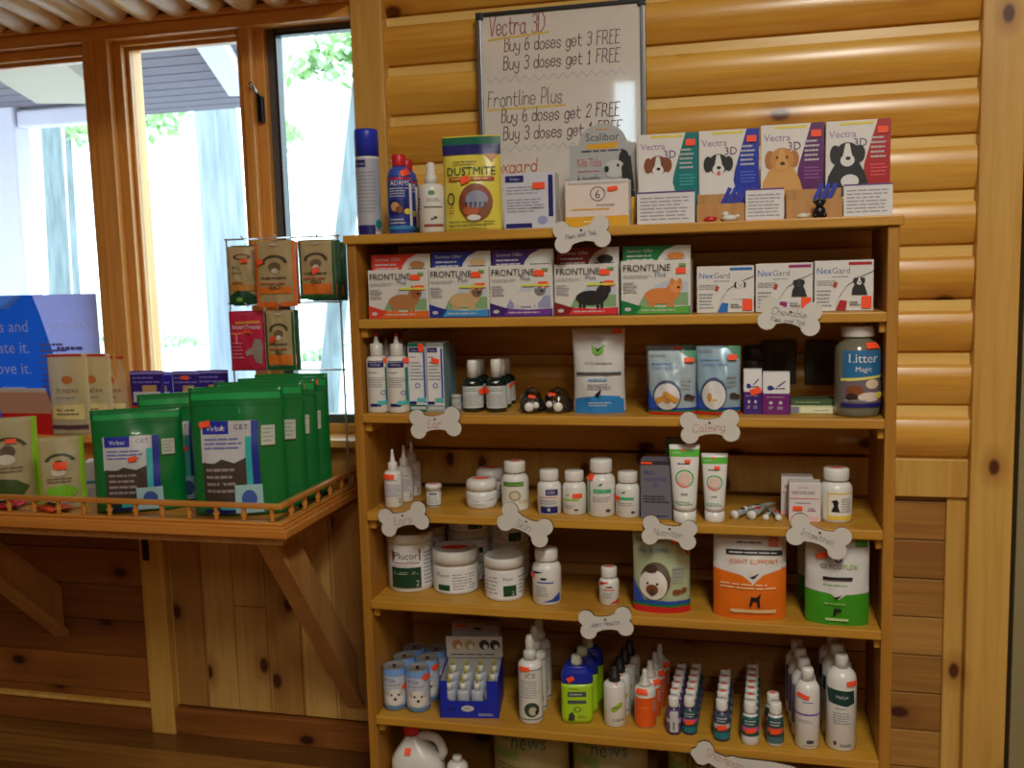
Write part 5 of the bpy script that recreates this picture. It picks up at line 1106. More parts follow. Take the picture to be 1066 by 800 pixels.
row('bc', 0, 'bottle', 'white bottles with black caps', blackcap, lambda k: '%s white bottle with black cap right of the lime bottles, counted from the shelf edge' % ORD[k], .05, 4, 629, 652, 693, 758, .005)
def orangeb(w, h, f):
    return vessel('orange_bottle', w, h, h*.72, SPB, WHP, mat((206, 204, 196), .35), [(0, 0), (.6, 0), (.58, .12), (.30, .3), (.26, .8), (.2, 1), (0, 1)], lambda D: (D.rect(mat((226, 92, 26), .35), 0, .03, 1, .76), D.lines(mat((240, 170, 90), .5), .3, .5, .7, .53, 1), D.lines(LG, .85, .4, .98, .7, 4)), [(.35, .92, .5, .12)] if f else [(.8, .92, .3, .12)])
row('ob', 0, 'bottle', 'orange-labelled bottles', orangeb, lambda k: '%s orange-labelled bottle with white shoulders, counted from the shelf edge' % ORD[k], .05, 4, 661, 683, 697, 759, .006)
def small(c1, c2, c3, capc=WHP, side=False, base=None):
    def f_(w, h, f):
        def dd(D):
            D.rect(mat(c1, .4), 0, .10, 1, .92); D.rect(mat(c2, .4), .0, .44, 1, .60); D.rect(mat(c3, .4), 0, .10, 1, .30) if c3 else None
            D.lines(LG, .2, .66, .8, .84, 2)
            if side: D.rect(LG, .25, .12, .8, .88); D.text(TXT, 'I', .5, .2, .3, .2)
        return vessel('small_bottle', w, h, h*.74, PILL, mat(base, .3) if base else mat((60, 50, 90), .3), capc, [(0, 0), (.70, 0), (.72, .1), (.72, .9), (.64, 1), (0, 1)], dd, [((.5 if f else .5), .5 if f else .97, .5, .16, .2)] if f and not side else (), cst=None if f else 'top')
    return f_
row('s1', 0, 'bottle', 'small purple bottle column', small((96, 60, 120), (180, 180, 190), None, side=True), lambda k: '%s bottle in the purple-labelled column right of the orange bottles' % ORD[k], .036, 6, 694, 709, 725, 766, .0008)
row('s2', 0, 'bottle', 'small teal bottle column', small((40, 80, 86), (190, 90, 170), (20, 120, 120)), lambda k: '%s bottle in the teal-labelled column beside the purple-labelled column' % ORD[k], .036, 6, 710, 726, 725, 766, .0008)
row('s3', 0, 'bottle', 'small navy bottle column', small((60, 80, 96), (196, 196, 196), (30, 120, 130)), lambda k: '%s bottle in the navy-labelled column standing alone mid shelf' % ORD[k], .040, 5, 743, 760, 728, 773, .0008)
row('s4', 0, 'bottle', 'small pink bottle column', small((30, 90, 84), (200, 90, 160), (210, 210, 206), base=(214, 214, 210)), lambda k: '%s bottle in the pink and green labelled column' % ORD[k], .033, 7, 772, 790, 730, 777, .0008)
row('s5', 0, 'bottle', 'small red and teal bottle pair', small((40, 76, 72), (200, 90, 70), (70, 110, 110), base=(206, 210, 208)), lambda k: ['front bottle of the short teal and red pair left of the tall bottles', 'rear bottle of the short teal and red pair'][k], .045, 2, 798, 816, 731, 778, -.004)
def wspray(w, h, f):
    return vessel('slim_spray_bottle', w, h, h*.84, SHAM, WHP, WHP, [(0, 0), (.50, 0), (.50, .80), (.42, 1), (0, 1)], lambda D: (D.lines(mat((80, 80, 160), .5), .3, .70, .8, .74, 1), D.rect(mat((100, 70, 170), .4), 0, .52, 1, .545), D.lines(GK, .15, .40, .7, .46, 2), D.ell(TXT, .62, .12, .16, .03), D.lines(TXT, .35, .05, .85, .07, 1)) if f else D.rect(mat((110, 100, 150), .5), 0, .2, 1, .8), [(.35, .82, .45, .06, -.3)] if f else ())
row('ws', 0, 'bottle', 'slim white spray bottles', wspray, lambda k: '%s slim white bottle with violet band, counted back from the shelf edge' % ORD[k], .052, 4, 827, 853, 695, 781, -.005)
def bigs(w, h, f):
    return vessel('shampoo_bottle', w, h, h*.86, SHAM, WHP, WHP, SCAP, lambda D: (D.poly(mat((14, 60, 56), .4), [(.03, .78), (.9, .76), (.92, .60), (.7, .57), (.1, .60)]), D.text(LG, 'HyLyt', .54, .655, .055, .55), D.text(TXT, 'Shampoo', .5, .525, .03, .5), D.lines(GK, .25, .34, .85, .50, 5), D.lines(TXT, .48, .06, .85, .10, 2), D.ell(TXT, .32, .10, .05, .03)) if f else D.rect(mat((14, 60, 56), .4), 0, .58, 1, .76), [(.80, .86, .28, .06)] if f else ())
row('bs', 0, 'bottle', 'large white shampoo bottles', bigs, lambda k: ['large white shampoo bottle with a dark green label at the right end', 'large shampoo bottle directly behind the front one at the right end', 'rear large shampoo bottle at the right end'][k], .062, 3, 859, 891, 681, 783, -.004)
# ================================================================== bottom shelf
l, w_, h_, rz = fit(398, 462, 756, Z6, 2.075); w_ = .125; h_ = aty(428, 753, 2.075).z-Z6
hb = h_*.86; mb = MB(); n = 36; rows = []
for t, a, b in ((0, .94, .9), (.02, 1, 1), (.5, 1, 1), (.62, .95, .97), (.74, .74, .84), (.86, .48, .62), (.95, .28, .42), (1, .25, .34)):
    q = []
    for i in range(n): th = 2*PI*i/n; q.append((w_/2*a*math.copysign(abs(math.cos(th))**.7, math.cos(th))-.018*t*t, w_*.36*b*math.copysign(abs(math.sin(th))**.7, math.sin(th)), hb*t))
    rows.append(q)
mb.grid(rows, WHP); e = mb.obj('white_jug'); put(e, l, rz*.3); tag(e, 'white plastic jug with a red cap and side handle on the bottom shelf', 'jug')
mb = MB(); mb.tube([(-.005, 0, hb*.955), (.022, 0, hb*.975), (.040, 0, hb*.94), (.052, 0, hb*.84), (.058, 0, hb*.72), (.050, 0, hb*.60)], .011, WHP, 12); mb.obj('handle', e)
mb = MB(); mb.lathe([(0, 0), (.019, 0), (.019, .022), (.016, .027), (0, .027)], RED, 36, rib=.03); mb.obj('cap', e, (-.018, 0, hb))
S = lambda u, v, e_: (-w_/2+u*w_, -w_*.30*(1-.35*v)-e_-.004, hb*v)
sticker(lambda u, v, e_: (-.02+(u-.5)*.1, -(.034-(v-.8)*.16)-e_, hb*v), e, .5, .81, .015, .011, .1, hb)
l, w_, h_, rz = fit(463, 492, 787, Z6, 2.07); h_ = aty(477, 787, 2.07).z-Z6
o = vessel('white_bottle', .05, h_, h_*.88, SHAM, WHP, WHP, SCAP, lambda D: D.lines(GK, .1, .2, .9, .6, 5)); put(o, l, rz); tag(o, 'white bottle beside the jug on the bottom shelf, only its cap showing', 'bottle')
def d_news(D):
    D.ell(mat((110, 140, 50), .5), .16, .80, .16, .12); D.rect(mat((120, 140, 60), .5), 0, .5, .4, .60); D.text(mat((70, 100, 50), .4), "yesterday's", .56, .755, .03, .6); D.text(mat((60, 90, 46), .4), 'news', .52, .62, .10, .5); D.ell(mat((60, 46, 40), .5), .45, .82, .1, .014); D.ell(RED, .72, .825, .05, .01)
    D.lines(mat((100, 110, 70), .5), .1, .2, .9, .45, 5)
for p0, p1, lab in ((511, 591, 'left khaki paper litter bag with green print on the bottom shelf'), (594, 674, 'middle khaki paper litter bag with green print on the bottom shelf'), (694, 772, 'right khaki litter bag behind the low bone sign')):
    l, w_, h_, rz = fit(p0, p1, 772, Z6, 2.115, rz=0); h_ = ZT[5]-TH-.006-Z6
    o = pouch('litter_bag', w_*.98, h_, .13, mat((160, 146, 90), .6), d_news, (), .0, seed=p0, flatb=False, crumple=.002); put(o, (l[0], l[1]+.03, l[2])); tag(o, lab, 'bag', 'khaki litter bags on the bottom shelf')
# ================================================================== bone signs
BONE = mat((208, 206, 198), .5); BEDGE = mat((50, 34, 24), .6)
def bone(cx, cy, wpx, ang, words, ink, lab, k, Y=1.985, extra=None, hpx=None, scr=.35, cols=1):
    c = aty(cx, cy, Y); px = (aty(cx+10, cy, Y).x-aty(cx-10, cy, Y).x)/20; L = wpx*px/2; r = L*.31; hb_ = L*.20
    pts = []
    def arc(ox, oz, a0, a1, n=9):
        for i in range(n+1): a = math.radians(a0+(a1-a0)*i/n); pts.append((ox+r*math.cos(a), oz+r*math.sin(a)))
    X = L-r; z = r*.80; bh = r*1.02; bm_ = r*.80; xe = X-r*.95
    arc(X, z, 167, -53); arc(X, -z, 53, -167)
    for q in (.6, .25, -.25, -.6): pts.append((xe*q, -(bm_+(bh-bm_)*q*q)))
    arc(-X, -z, -13, -233); arc(-X, z, 233, 13)
    for q in (-.6, -.25, .25, .6): pts.append((xe*q, bm_+(bh-bm_)*q*q))
    mb = MB(); mb.prism(pts[::-1], -.006, 0, BONE, BEDGE)
    mb.layer = 2
    n = len(words)
    for i, wd in enumerate(words):
        sz = L*.30 if n == 1 else L*.22
        wl = hand_w(wd, sz); sz = sz*min(1, 1.15*L/wl); wl = hand_w(wd, sz); hand(mb, ink, wd, -wl/2, (-sz*.6 if n == 1 else (.0 if i == 0 else -.24*L)), sz, -.006, .0009)
    mb.lathe([(.0022, 0), (.0022, .0016), (.001, .0022)], mat((70, 50, 36), .4), 10, (0, 0, 0)) if False else None
    mb.box(-.0022, .0022, -.0078, -.006, hb_*scr-.002+.004, hb_*scr+.006, mat((60, 42, 34), .4), .0006)
    o = mb.obj('bone_sign', None, (c.x, Y, c.z)); o.rotation_euler.y = -math.radians(ang); tag(o, lab, 'sign', 'white bone signs on the shelf edges'); return o
def hand_w(st, size):
    cx = 0
    for ch in st:
        if ch == ' ': cx += 3.2; continue
        cx += max([int(p[0]) for part in GL[ch].split('|') for p in part.split()]+[0])*1.05+1.3
    return cx*size/7
INKB = mat((90, 100, 150), .6); INKR = mat((200, 110, 100), .6); INKG = mat((120, 124, 130), .6)
bone(606, 244, 59, 7, ['Flea and Tick'], INKB, 'white bone sign on the top shelf edge reading Flea and Tick', 0, Y=1.994)
bone(822, 329, 66, -9, ['Chewable', 'Flea and Tick'], INKG, 'white bone sign on the first shelf edge under the chewable tablet boxes', 1, Y=1.996)
bone(454, 440, 53, 5, ['Ear'], INKR, 'white bone sign with faint red ink under the tall narrow cartons', 2, Y=1.996)
bone(739, 444, 62, 4, ['Calming'], INKR, 'white bone sign with red ink under the silvery treat pouches', 2, Y=1.996)
bone(421, 540, 51, 14, ['Ears'], INKG, 'white bone sign tilted left over the large green-labelled tub', 3, Y=1.996)
bone(547, 546, 56, -24, ['Skin'], INKG, 'white bone sign tilted steeply above the small white jars', 3, Y=1.996)
bone(697, 554, 57, -6, ['Nutrition'], INKG, 'white bone sign reading Nutrition above the pale green pouch', 3, Y=1.996)
bone(852, 558, 66, -18, ['Intestinal'], INKG, 'white bone sign tilted right above the green and white pouches', 3, Y=1.996)
bone(631, 648, 56, 9, ['Joint Health'], INKB, 'white bone sign on the fourth shelf edge reading Joint Health', 4, Y=1.996)
# long white cut-out on the fifth shelf edge
c = aty(722, 788, 1.994); s = (aty(730, 788, 1.994).x-c.x)/8
P2 = [(0, 0), (-3, 4), (-2, 9), (3, 12), (5, 17), (11, 20), (17, 19), (20, 14), (22, 8), (28, 6), (34, 4), (40, 6), (46, 4.5), (60, 4), (80, 3.5), (100, 1), (116, -5), (130, -14), (138, -26), (130, -34), (100, -34), (60, -30), (36, -22), (26, -10), (16, -4), (10, -7), (4, -6)]
mb = MB(); mb.prism([(x*s, z*s) for x, z in P2], -.006, 0, BONE, BEDGE); mb.layer = 2; hand(mb, INKR, 'Shampoo', 12*s, 4*s, 9*s, -.006, .0009, -.32)
o = mb.obj('cutout_sign', None, (c.x, 1.994, c.z)); tag(o, 'long white cut-out sign with a bone-shaped end on the fifth shelf edge', 'sign')
# ================================================================== whiteboard
A = aty(497, 14, 2.275); B = aty(672, -3, 2.275); Cc = aty(503, 140, 2.275)
x0, x1, zt_, zb_ = A.x, B.x, 1.873, 1.366
wb = empty('whiteboard', (0, 2.262, 0)); tag(wb, 'whiteboard with handwritten flea treatment offers propped behind the shelf top', 'whiteboard')
mb = MB(); BW = mat((238, 234, 226), .10, coat=1); BW.node_tree.nodes['Principled BSDF'].inputs['Coat IOR'].default_value = 1.85; BW.node_tree.nodes['Principled BSDF'].inputs['Coat Roughness'].default_value = .03
mb.box(x0+.008, x1-.008, .002, .010, zb_+.01, zt_-.008, BW, .0)
zz = lambda py, px=580: aty(px, py, 2.26).z
PU = mat((96, 36, 60), .6); mb.layer = 1; yb = .002
def wl(ink, st, px, py, cap, pe, th=.0019):
    p = aty(px, py, 2.262); q = aty(pe, py, 2.262); hand(mb, ink, st, p.x, p.z, cap, yb, th, 0, xs=(q.x-p.x)/hand_w(st, cap))
INKM = mat((170, 80, 80), .6); INKD = mat((110, 104, 84), .6)
wl(INKM, 'Vectra 3D', 509, 38, .043, 570, .0024); wl(PU, 'Buy 6 doses get 3 FREE', 525, 54, .030, 650); wl(PU, 'Buy 3 doses get 1 FREE', 524, 73, .030, 650)
wl(INKD, 'Frontline Plus', 508, 112, .036, 589); wl(PU, 'Buy 6 doses get 2 FREE', 522, 128, .030, 650); wl(PU, 'Buy 3 doses get 1 FREE', 524, 146, .030, 652)
wl(mat((226, 120, 90), .6), 'Nexgard', 508, 181, .030, 562, .0024); wl(PU, '2', 524, 198, .026, 529)
YM = mat((232, 206, 90), .5)
for (a, b) in (((508, 42), (571, 33)), ((507, 115), (589, 109))):
    p, q = aty(*a, 2.262), aty(*b, 2.262); t = bmesh.new(); n = Vector((0, 0, .0022))
    t.faces.new([t.verts.new(v) for v in ((p.x, yb-.0008, p.z-.0022), (q.x, yb-.0008, q.z-.0022), (q.x, yb-.0008, q.z+.0022), (p.x, yb-.0008, p.z+.0022))]); mb.join(t, YM)
WV = mat((186, 194, 206), .5)
for py in (84, 157):
    k = 0; pr_ = None
    for px in range(506, 655, 5):
        p = aty(px, py+(3 if k % 2 else -3)-(px-506)*.07, 2.262); k += 1
        if pr_:
            t = bmesh.new(); t.faces.new([t.verts.new(v) for v in ((pr_.x, yb-.0008, pr_.z-.0012), (p.x, yb-.0008, p.z-.0012), (p.x, yb-.0008, p.z+.0012), (pr_.x, yb-.0008, pr_.z+.0012))]); mb.join(t, WV)
        pr_ = p
mb.obj('writing_board', wb)
FRM = mat((140, 144, 148), .35, .7); mb = MB(); mb.box(x0, x0+.012, -.003, .013, zb_, zt_, FRM, .003); mb.box(x1-.012, x1, -.003, .013, zb_, zt_, FRM, .003); mb.box(x0, x1, -.003, .013, zb_, zb_+.012, FRM, .003); mb.box(x0+.012, x1-.012, -.003, .013, zt_-.010, zt_, mat((60, 62, 66), .4, .5), .003); mb.obj('board_frame', wb)
mb = MB(); DG = mat((40, 42, 48), .5)
for x in (x0-.001, x1-.017): mb.box(x, x+.018, -.005, .014, zt_-.017, zt_+.001, DG, .003)
mb.obj('corner_cap', wb)
# ================================================================== things on the ledge
def paper(c, t=.5, name='paper'):
    """thin stock that lets daylight glow through"""
    m = bpy.data.materials.new(name); m.use_nodes = True; nt = m.node_tree; b = nt.nodes['Principled BSDF']; b.inputs['Base Color'].default_value = lin(c); b.inputs['Roughness'].default_value = .4
    tr = nt.nodes.new('ShaderNodeBsdfTranslucent'); tr.inputs[0].default_value = lin(c); mx = nt.nodes.new('ShaderNodeMixShader'); mx.inputs[0].default_value = t
    nt.links.new(b.outputs[0], mx.inputs[1]); nt.links.new(tr.outputs[0], mx.inputs[2]); nt.links.new(mx.outputs[0], nt.nodes['Material Output'].inputs['Surface']); return m
ZL = LZ+.0004; ZS = .8654
GP = mat((10, 118, 54), .28, coat=.3)
def d_chew(part=False):
    def f(D):
        D.rect(mat((8, 110, 50), .3), .0, .855, 1, .875); D.rect(mat((30, 160, 80), .3), .03, .90, .97, .95)
        D.rect(mat((196, 198, 200), .4), .12, .42, .72, .74); D.rect(mat((34, 44, 170), .4), .14, .64, .42, .74); D.text(WH, 'Virbac', .28, .665, .04, .22); D.text(NAVY, 'C.E.T.', .56, .675, .035, .2); D.lines(mat((110, 120, 190), .5), .16, .52, .62, .62, 3)
        D.poly(mat((66, 54, 46), .5), [(.14, .08), (.60, .08), (.60, .46), (.48, .42), (.34, .45), (.24, .41), (.14, .43)]); D.lines(mat((150, 140, 140), .5), .17, .18, .52, .40, 4)
        D.rect(mat((50, 180, 180), .4), .60, .08, .665, .62); D.rect(mat((30, 44, 150), .4), .665, .08, .74, .74); D.rect(mat((50, 180, 180), .4), .30, .06, .6, .10); D.rect(NAVY, .13, .03, .5, .06)
        D.rect(mat((160, 200, 204), .4), .47, .03, .76, .25); D.ell(mat((60, 90, 170), .5), .62, .14, .08, .07); D.rect(mat((190, 196, 180), .5), .77, .55, .91, .70); D.lines(GK, .79, .57, .9, .69, 4)
    return f
for i, (p0, p1, pt, Y, turn, lab, st) in enumerate((
    (101, 197, 425, 1.945, .75, 'large green pouch with a brown chew label, left one at the rail', [(.45, .53, .10, .045, .2)]),
    (150, 230, 409, 2.045, .75, 'green pouch standing behind the left large one', [(.60, .5, .08, .04)]),
    (203, 303, 402, 1.945, .55, 'large green pouch with a dark chew label, right one at the rail', [(.17, .72, .12, .045, .2)]),
    (232, 327, 397, 2.015, .5, 'green pouch first behind the right large one', []),
    (262, 345, 393, 2.085, .5, 'green pouch second behind the right large one, orange sticker at its top', [(.80, .93, .12, .045)]),
    (284, 362, 389, 2.155, .4, 'green pouch at the very back corner beside the bookshelf', [(.82, .93, .12, .045)]))):
    l, w_, h_, rz = fit(p0, p1, pt, ZL, Y)
    a = rz*turn; xr = LX1-.034-w_/2*math.cos(a); l = (min(l[0], xr), l[1], l[2])
    o = pouch('chew_pouch', w_, h_, .06, GP, d_chew(), st, .01, seed=31+i, crumple=.002); put(o, l, a); tag(o, lab, 'pouch', 'green chew pouches on the ledge')
def d_gr(D):
    D.rect(mat((150, 200, 40), .4), .0, .0, .07, 1); D.rect(mat((150, 200, 40), .4), .90, .0, 1, 1); D.ring(mat((60, 70, 40), .5), .5, .66, .33, .12, .25, a0=.2, a1=3.0); D.ell(mat((90, 70, 50), .5), .48, .62, .14, .07); D.ell(mat((206, 200, 180), .5), .45, .53, .16, .06); D.lines(mat((110, 104, 80), .5), .2, .38, .8, .46, 2)
def d_gr1(D): d_gr(D); D.poly(mat((60, 84, 30), .5), [(.15, .2), (.3, .32), (.6, .3), (.82, .22), (.7, .12), (.4, .1)])
def d_gr2(D): d_gr(D); D.ell(mat((120, 190, 40), .4), .5, .26, .34, .09); D.lines(GK, .2, .08, .8, .14, 1)
for p0, p1, pt, Y, d_, lab, st, sd in ((-16, 46, 435, 1.95, d_gr1, 'tan pouch with a dog picture and green leaves at the left frame edge', [(.55, .74, .2, .05)], 41), (42, 93, 455, 1.93, d_gr2, 'small tan pouch with lime green edges beside the white carton', [(.50, .62, .28, .10)], 42)):
    l, w_, h_, rz = fit(p0, p1, pt, ZL, Y); o = pouch('tan_pouch', w_, h_, .04, mat((176, 164, 120), .4), d_, st, .03, seed=sd); put(o, l, rz*.8); tag(o, lab, 'pouch', 'tan treat pouches on the ledge')
l, w_, h_, rz = fit(89, 122, 481, ZL, 2.03)
o = carton('white_carton', w_, h_, .05, mat((232, 232, 234), .4), None, lambda D: (D.rect(SKYB, 0, .42, 1, .5), D.lines(GK, .1, .1, .8, .3, 3)), (), .001); put(o, l, rz*.6); tag(o, 'white carton with a blue line on the ledge left of the green pouches', 'carton')
for i, (x, y, rz, c, lab) in enumerate(((-1.72, 1.905, .3, (200, 40, 60), 'red treat packet lying flat at the far left behind the rail'), (-1.60, 1.90, -.4, (214, 70, 40), 'orange-red packet lying flat behind the rail under the lime-edged pouch'))):
    o = pouch('flat_packet', .085, .055, .014, mat(c, .35), lambda D: (D.rect(DARKM, .3, .3, .7, .5), D.lines(LG, .2, .6, .8, .8, 2)), (), .0, True, seed=50+i); put(o, (x, y-.03, LZ+.0125), 0); o.rotation_euler = (-PI/2, 0, rz); tag(o, lab, 'packet')
o = carton('red_tub', .07, .035, .05, mat((206, 40, 54), .35), None, lambda D: (D.rect(mat((170, 172, 170), .3), .1, .6, .9, .9), D.lines(LG, .1, .2, .8, .4, 1)), (), .002); put(o, (-1.80, 1.885, ZL+.0), .5); tag(o, 'small red packet with a silver top at the left frame edge by the rail', 'packet')
# cream bags, purple bags and red box on the sill
def d_cr(D):
    D.ell(mat((206, 120, 50), .5), .5, .68, .14, .05); D.text(mat((120, 90, 60), .5), 'TUNDRA', .5, .52, .05, .7); D.lines(GK, .2, .44, .8, .49, 1); D.rect(mat((236, 220, 150), .5), .1, .20, .9, .38); D.lines(mat((110, 100, 80), .5), .2, .24, .8, .34, 2); D.rect(mat((90, 60, 66), .5), .04, .08, .96, .13); D.rect(RED, .0, .965, .9, .99)
for i, (p0, p1, pt, Y, lab) in enumerate(((53, 101, 368, 2.246, 'pale cream bag on the sill, nearest the poster'), (80, 124, 368, 2.276, 'middle pale cream bag on the sill'), (100, 142, 370, 2.306, 'pale cream bag on the sill nearest the purple bags'))):
    l, w_, h_, rz = fit(p0, p1, pt, ZS, Y); o = pouch('cream_bag', w_, h_, .024, paper((252, 244, 206), .7), d_cr, (), .0, seed=60+i); put(o, (l[0], Y-.004, ZS), .12); tag(o, lab, 'bag', 'cream bags on the window sill')
def d_pp(D):
    D.rect(mat((214, 210, 222), .4), .1, .52, .9, .68); D.rect(mat((190, 150, 90), .5), .4, .68, .8, .78); D.rect(RED, 0, .44, 1, .47); D.ell(mat((216, 214, 220), .5), .6, .28, .2, .13); D.ell(BLK, .66, .3, .05, .03); D.lines(mat((130, 110, 210), .4), .1, .80, .9, .93, 2); D.rect(mat((150, 140, 220), .2), .0, .95, 1, .985)
for i, (p0, p1, pt, Y, lab, st) in enumerate(((138, 178, 386, 2.262, 'purple treat bag on the sill nearest the cream bags', ()), (158, 186, 387, 2.292, 'purple treat bag half hidden behind the first', ()), (183, 215, 386, 2.262, 'purple treat bag on the sill with an orange sticker', [(.5, .9, .3, .06)]), (208, 244, 385, 2.272, 'purple treat bag on the sill nearest the hanging red packet', ()))):
    l, w_, h_, rz = fit(p0, p1, pt, ZS, Y); o = pouch('purple_bag', w_, h_, .022, mat((52, 36, 140), .25, coat=.4), d_pp, st, .0, seed=70+i); put(o, (l[0], Y-.004, ZS), .1); tag(o, lab, 'bag', 'purple treat bags on the window sill')
l, w_, h_, rz = fit(14, 56, 428, ZS, 2.255)
e = empty('red_box', (l[0], 2.25, ZS)); tag(e, 'open red box with a raised white-edged flap on the sill beside the cream bags', 'box')
mb = MB(); RB = mat((206, 26, 30), .4); w2 = .17
mb.box(-w2/2, w2/2, -.012, -.010, 0, .06, RB, .0005); mb.box(-w2/2, w2/2, .038, .040, 0, .10, RB, .0005); mb.box(-w2/2, -w2/2+.002, -.010, .038, 0, .06, RB, .0005); mb.box(w2/2-.002, w2/2, -.010, .038, 0, .09, RB, .0005); mb.box(-w2/2, w2/2, -.010, .038, 0, .002, RB, 0); mb.obj('box_body', e)
mb = MB(); mb.box(-w2/2, w2/2, 0, .0015, 0, .075, mat((210, 170, 150), .5), .0003); mb.box(-w2/2, w2/2, -.0006, .0021, .065, .077, WH, .0003); fo = mb.obj('flap', e, (0, -.012, .058)); fo.rotation_euler.x = .35
# poster in the left window
a = aty(0, 308, 2.308); b = aty(100, 308, 2.308); x1 = b.x; x0 = x1-.62; zt_ = a.z; zb_ = ZS; w_ = x1-x0; h_ = zt_-zb_
mb = MB(); mb.box(x0, x1, 0, .004, zb_, zt_, paper((196, 200, 236)), .001); S = lambda u, v, e_: (x0+u*w_, -e_, zb_+v*h_); D = Dec(mb, S, w_, h_)
uf = lambda px: (aty(px, 360, 2.308).x-x0)/w_
D.poly(paper((40, 140, 232)), [(0, 0), (uf(60), 0), (uf(60), .45), (uf(45), .85), (uf(38), 1.0), (uf(22), 1), (uf(10), .93), (0, .98)])
D.poly(paper((120, 190, 240)), [(0, .93), (0, 1), (uf(28), 1), (uf(12), .9)])
P_ = paper((240, 246, 252))
for st_, v in (('s and', .73), ('donate it.', .575), ('love it.', .42)): D.text(P_, st_, uf(31), v, .085, .5, 'r')
for st_, v in (("you can't", .73), ('', .5)):
    if st_: D.text(P_, st_, uf(92), v, .085, .3, 'r')
D.lines(P_, uf(0), .24, uf(24), .34, 2); D.lines(mat((110, 110, 180), .5), uf(42), .22, uf(72), .66, 10); D.lines(mat((90, 90, 160), .5), uf(60), .52, uf(90), .64, 2); D.lines(P_, uf(66), .30, uf(96), .50, 2); D.lines(P_, uf(0), .06, uf(24), .12, 1)
o = mb.obj('poster', None, (0, 2.306, 0)); tag(o, 'blue and lavender poster leaning in the left window', 'poster')
# ------------------------------------------------------------------ wire rack with hanging pouches
WR = mat((206, 206, 210), .3, .4); RY = 2.215; rk = empty('wire_rack', (0, RY, 0)); tag(rk, 'white wire display rack with hanging treat packets before the narrow window', 'rack')
mb = MB(); xa, xb = -1.285, -.985
for x in (xa, xb): mb.tube([(x, 0, LZ+.001), (x, 0, 1.375)], .0025, WR)
for x in (xa, xb): mb.tube([(x, -.10, LZ+.003), (x, .04, LZ+.003)], .0025, WR)
mb.obj('upright', rk)
for z in (1.372, 1.212, 1.045):
    mb = MB(); mb.tube([(xa-.005, 0, z), (xb+.005, 0, z)], .0022, WR); mb.obj('crossbar', rk)
def hang(p0, p1, pt, pb, Y, z, base, deco, lab, grp, seed, st=(), rz=.12, hookz=None):
    a, b = aty(p0, pt, Y), aty(p1, pb, Y); w = (b.x-a.x); h = a.z-b.z; x = (a.x+b.x)/2
    o = pouch('treat_packet', w, h, .016, base, deco, st, .01, True, seed=seed, tops=.995); put(o, (x, Y, b.z), rz); tag(o, lab, 'packet', grp)
    return x, w, a.z
TANP = mat((178, 158, 112), .45)
def d_h(edge, foot, fc=(30, 90, 50)):
    def f(D):
        e = mat(edge, .4); D.rect(e, 0, 0, .07, .97); D.rect(e, .93, 0, 1, .97); D.rect(e, 0, 0, 1, .07)
        D.rect(mat((226, 120, 40), .4), .10, .09, .9, .26) if foot else D.rect(mat((226, 120, 40), .4), .1, .2, .9, .30)
        D.ring(mat((70, 66, 44), .5), .5, .66, .32, .12, .25, a0=0, a1=3.3); D.ell(mat((110, 90, 64), .5), .5, .60, .16, .07); D.ell(mat((210, 200, 180), .5), .5, .54, .09, .04)
        D.lines(mat((90, 84, 60), .5), .15, .41, .85, .47, 1); D.lines(mat((200, 90, 50), .5), .15, .33, .85, .38, 1); D.ring(mat((60, 80, 40), .5), .42, .29, .07, .03, .4); D.ring(mat((60, 80, 40), .5), .56, .29, .07, .03, .4); D.ell(LG, .5, .93, .10, .012)
    return f
def d_h0(D): D.poly(DGRN, [(0, 0), (1, 0), (1, .12), (.7, .22), (.3, .24), (0, .16)]); D.ell(mat((120, 180, 60), .4), .35, .09, .12, .04); D.ring(mat((120, 60, 50), .5), .5, .82, .3, .05, .3); D.text(mat((50, 56, 40), .5), 'PIG', .16, .60, .06, .4, 'l'); D.text(mat((50, 56, 40), .5), 'SNAX', .12, .52, .05, .6, 'l'); D.ell(mat((150, 90, 40), .5), .3, .36, .2, .04); D.rect(mat((196, 130, 50), .4), .1, .24, 1, .34)
def d_red(D): D.text(WH, 'SmartTreats', .5, .70, .07, .86); D.poly(mat((220, 140, 60), .5), [(.2, .82), (.9, .84), (.9, .79), (.2, .78)]); D.lines(mat((240, 150, 90), .5), .05, .6, .8, .66, 1); D.poly(mat((150, 140, 130), .5), [(.72, .15), (.9, .1), (.95, .4), (.92, .52), (.74, .54), (.66, .4), (.46, .32), (.5, .25), (.66, .28)]); D.lines(mat((236, 130, 150), .5), .06, .2, .42, .5, 5); D.rect(mat((236, 130, 150), .5), .2, .45, .26, .62)
GT = 'hanging packets on the top bar of the rack'; GB_ = 'hanging packets on the middle bar of the rack'
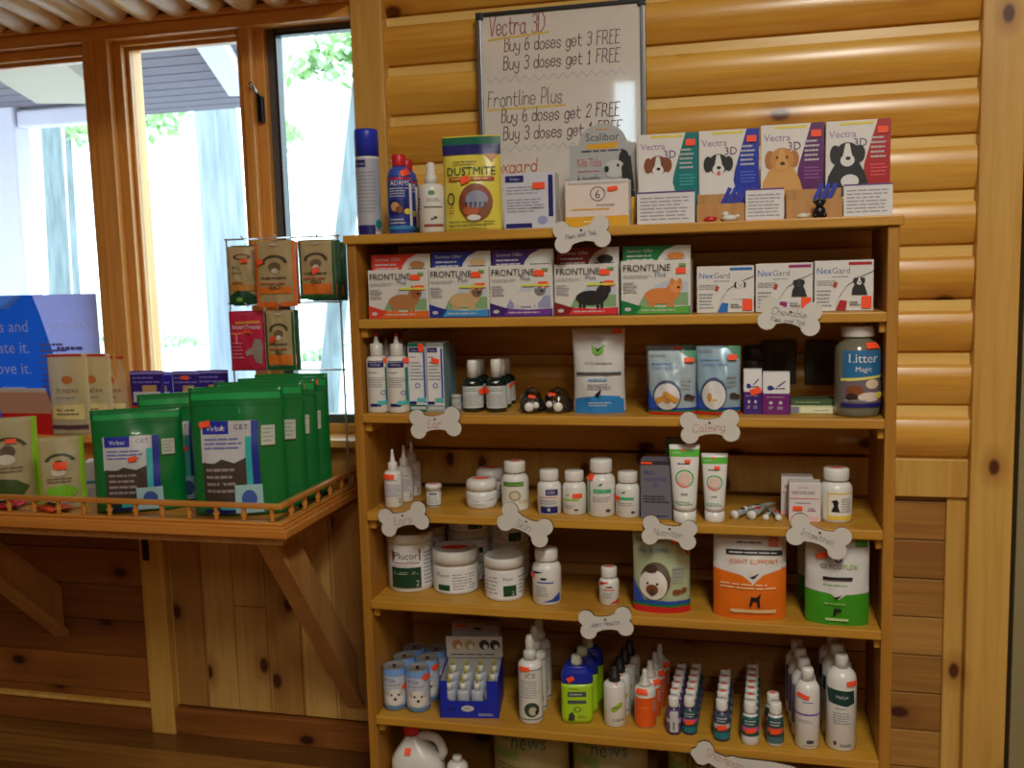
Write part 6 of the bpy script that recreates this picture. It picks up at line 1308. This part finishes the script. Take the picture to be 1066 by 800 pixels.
hang(238, 268, 257, 317, 2.165, 0, TANP, d_h0, 'hanging tan packet with a dark green foot, leftmost on the top bar', GT, 81, [(.6, .75, .26, .06, .1)], .35)
hang(242, 274, 256, 318, 2.190, 0, mat((30, 84, 50), .35), d_h((30, 84, 50), True), 'dark green packet just behind the leftmost one on the top bar', GT, 82, (), .35)
hang(266, 309, 251, 319, 2.150, 0, TANP, d_h((226, 110, 40), False), 'hanging tan packet with an orange border, middle of the top bar', GT, 83, [(.15, .68, .16, .07, .4)], .15)
hang(272, 312, 252, 317, 2.180, 0, mat((226, 110, 40), .4), d_h((226, 110, 40), False), 'orange-edged packet hidden behind the middle one on the top bar', GT, 84, (), .15)
hang(311, 350, 250, 311, 2.150, 0, TANP, d_h((34, 92, 50), True), 'hanging tan packet with a dark green border, right of the top bar', GT, 85, [(.5, .48, .18, .09, .4)], .12)
hang(319, 356, 251, 312, 2.180, 0, mat((30, 84, 50), .35), d_h((30, 84, 50), True), 'green packet behind the right one on the top bar', GT, 86, (), .12)
hang(324, 362, 253, 313, 2.205, 0, mat((30, 84, 50), .35), d_h((30, 84, 50), True), 'rearmost green packet next to the bookshelf on the top bar', GT, 87, (), .1)
hang(239, 277, 324, 386, 2.165, 0, mat((196, 34, 72), .4), d_red, 'hanging crimson packet with a grey mitt picture on the middle bar', GB_, 88, [(.56, .66, .2, .04)], .12)
hang(276, 308, 323, 385, 2.160, 0, TANP, d_h((34, 92, 50), True), 'hanging tan packet with a green border on the middle bar', GB_, 89, [(.3, .52, .22, .09, .4)], .12)
hang(281, 313, 323, 385, 2.190, 0, mat((30, 84, 50), .35), d_h((30, 84, 50), True), 'green packet behind the tan one on the middle bar', GB_, 90, (), .12)
for (px, py, z) in ((254, 256, 1.372), (288, 251, 1.372), (331, 250, 1.372), (258, 325, 1.212), (293, 323, 1.212)):
    c = aty(px, py, 2.14); mb = MB(); mb.tube([(c.x, 0, z), (c.x, -.03, z-.001), (c.x, 2.14-RY, z-.004), (c.x, 2.128-RY, z+.004)], .0018, WR, 6); mb.obj('hook', rk)
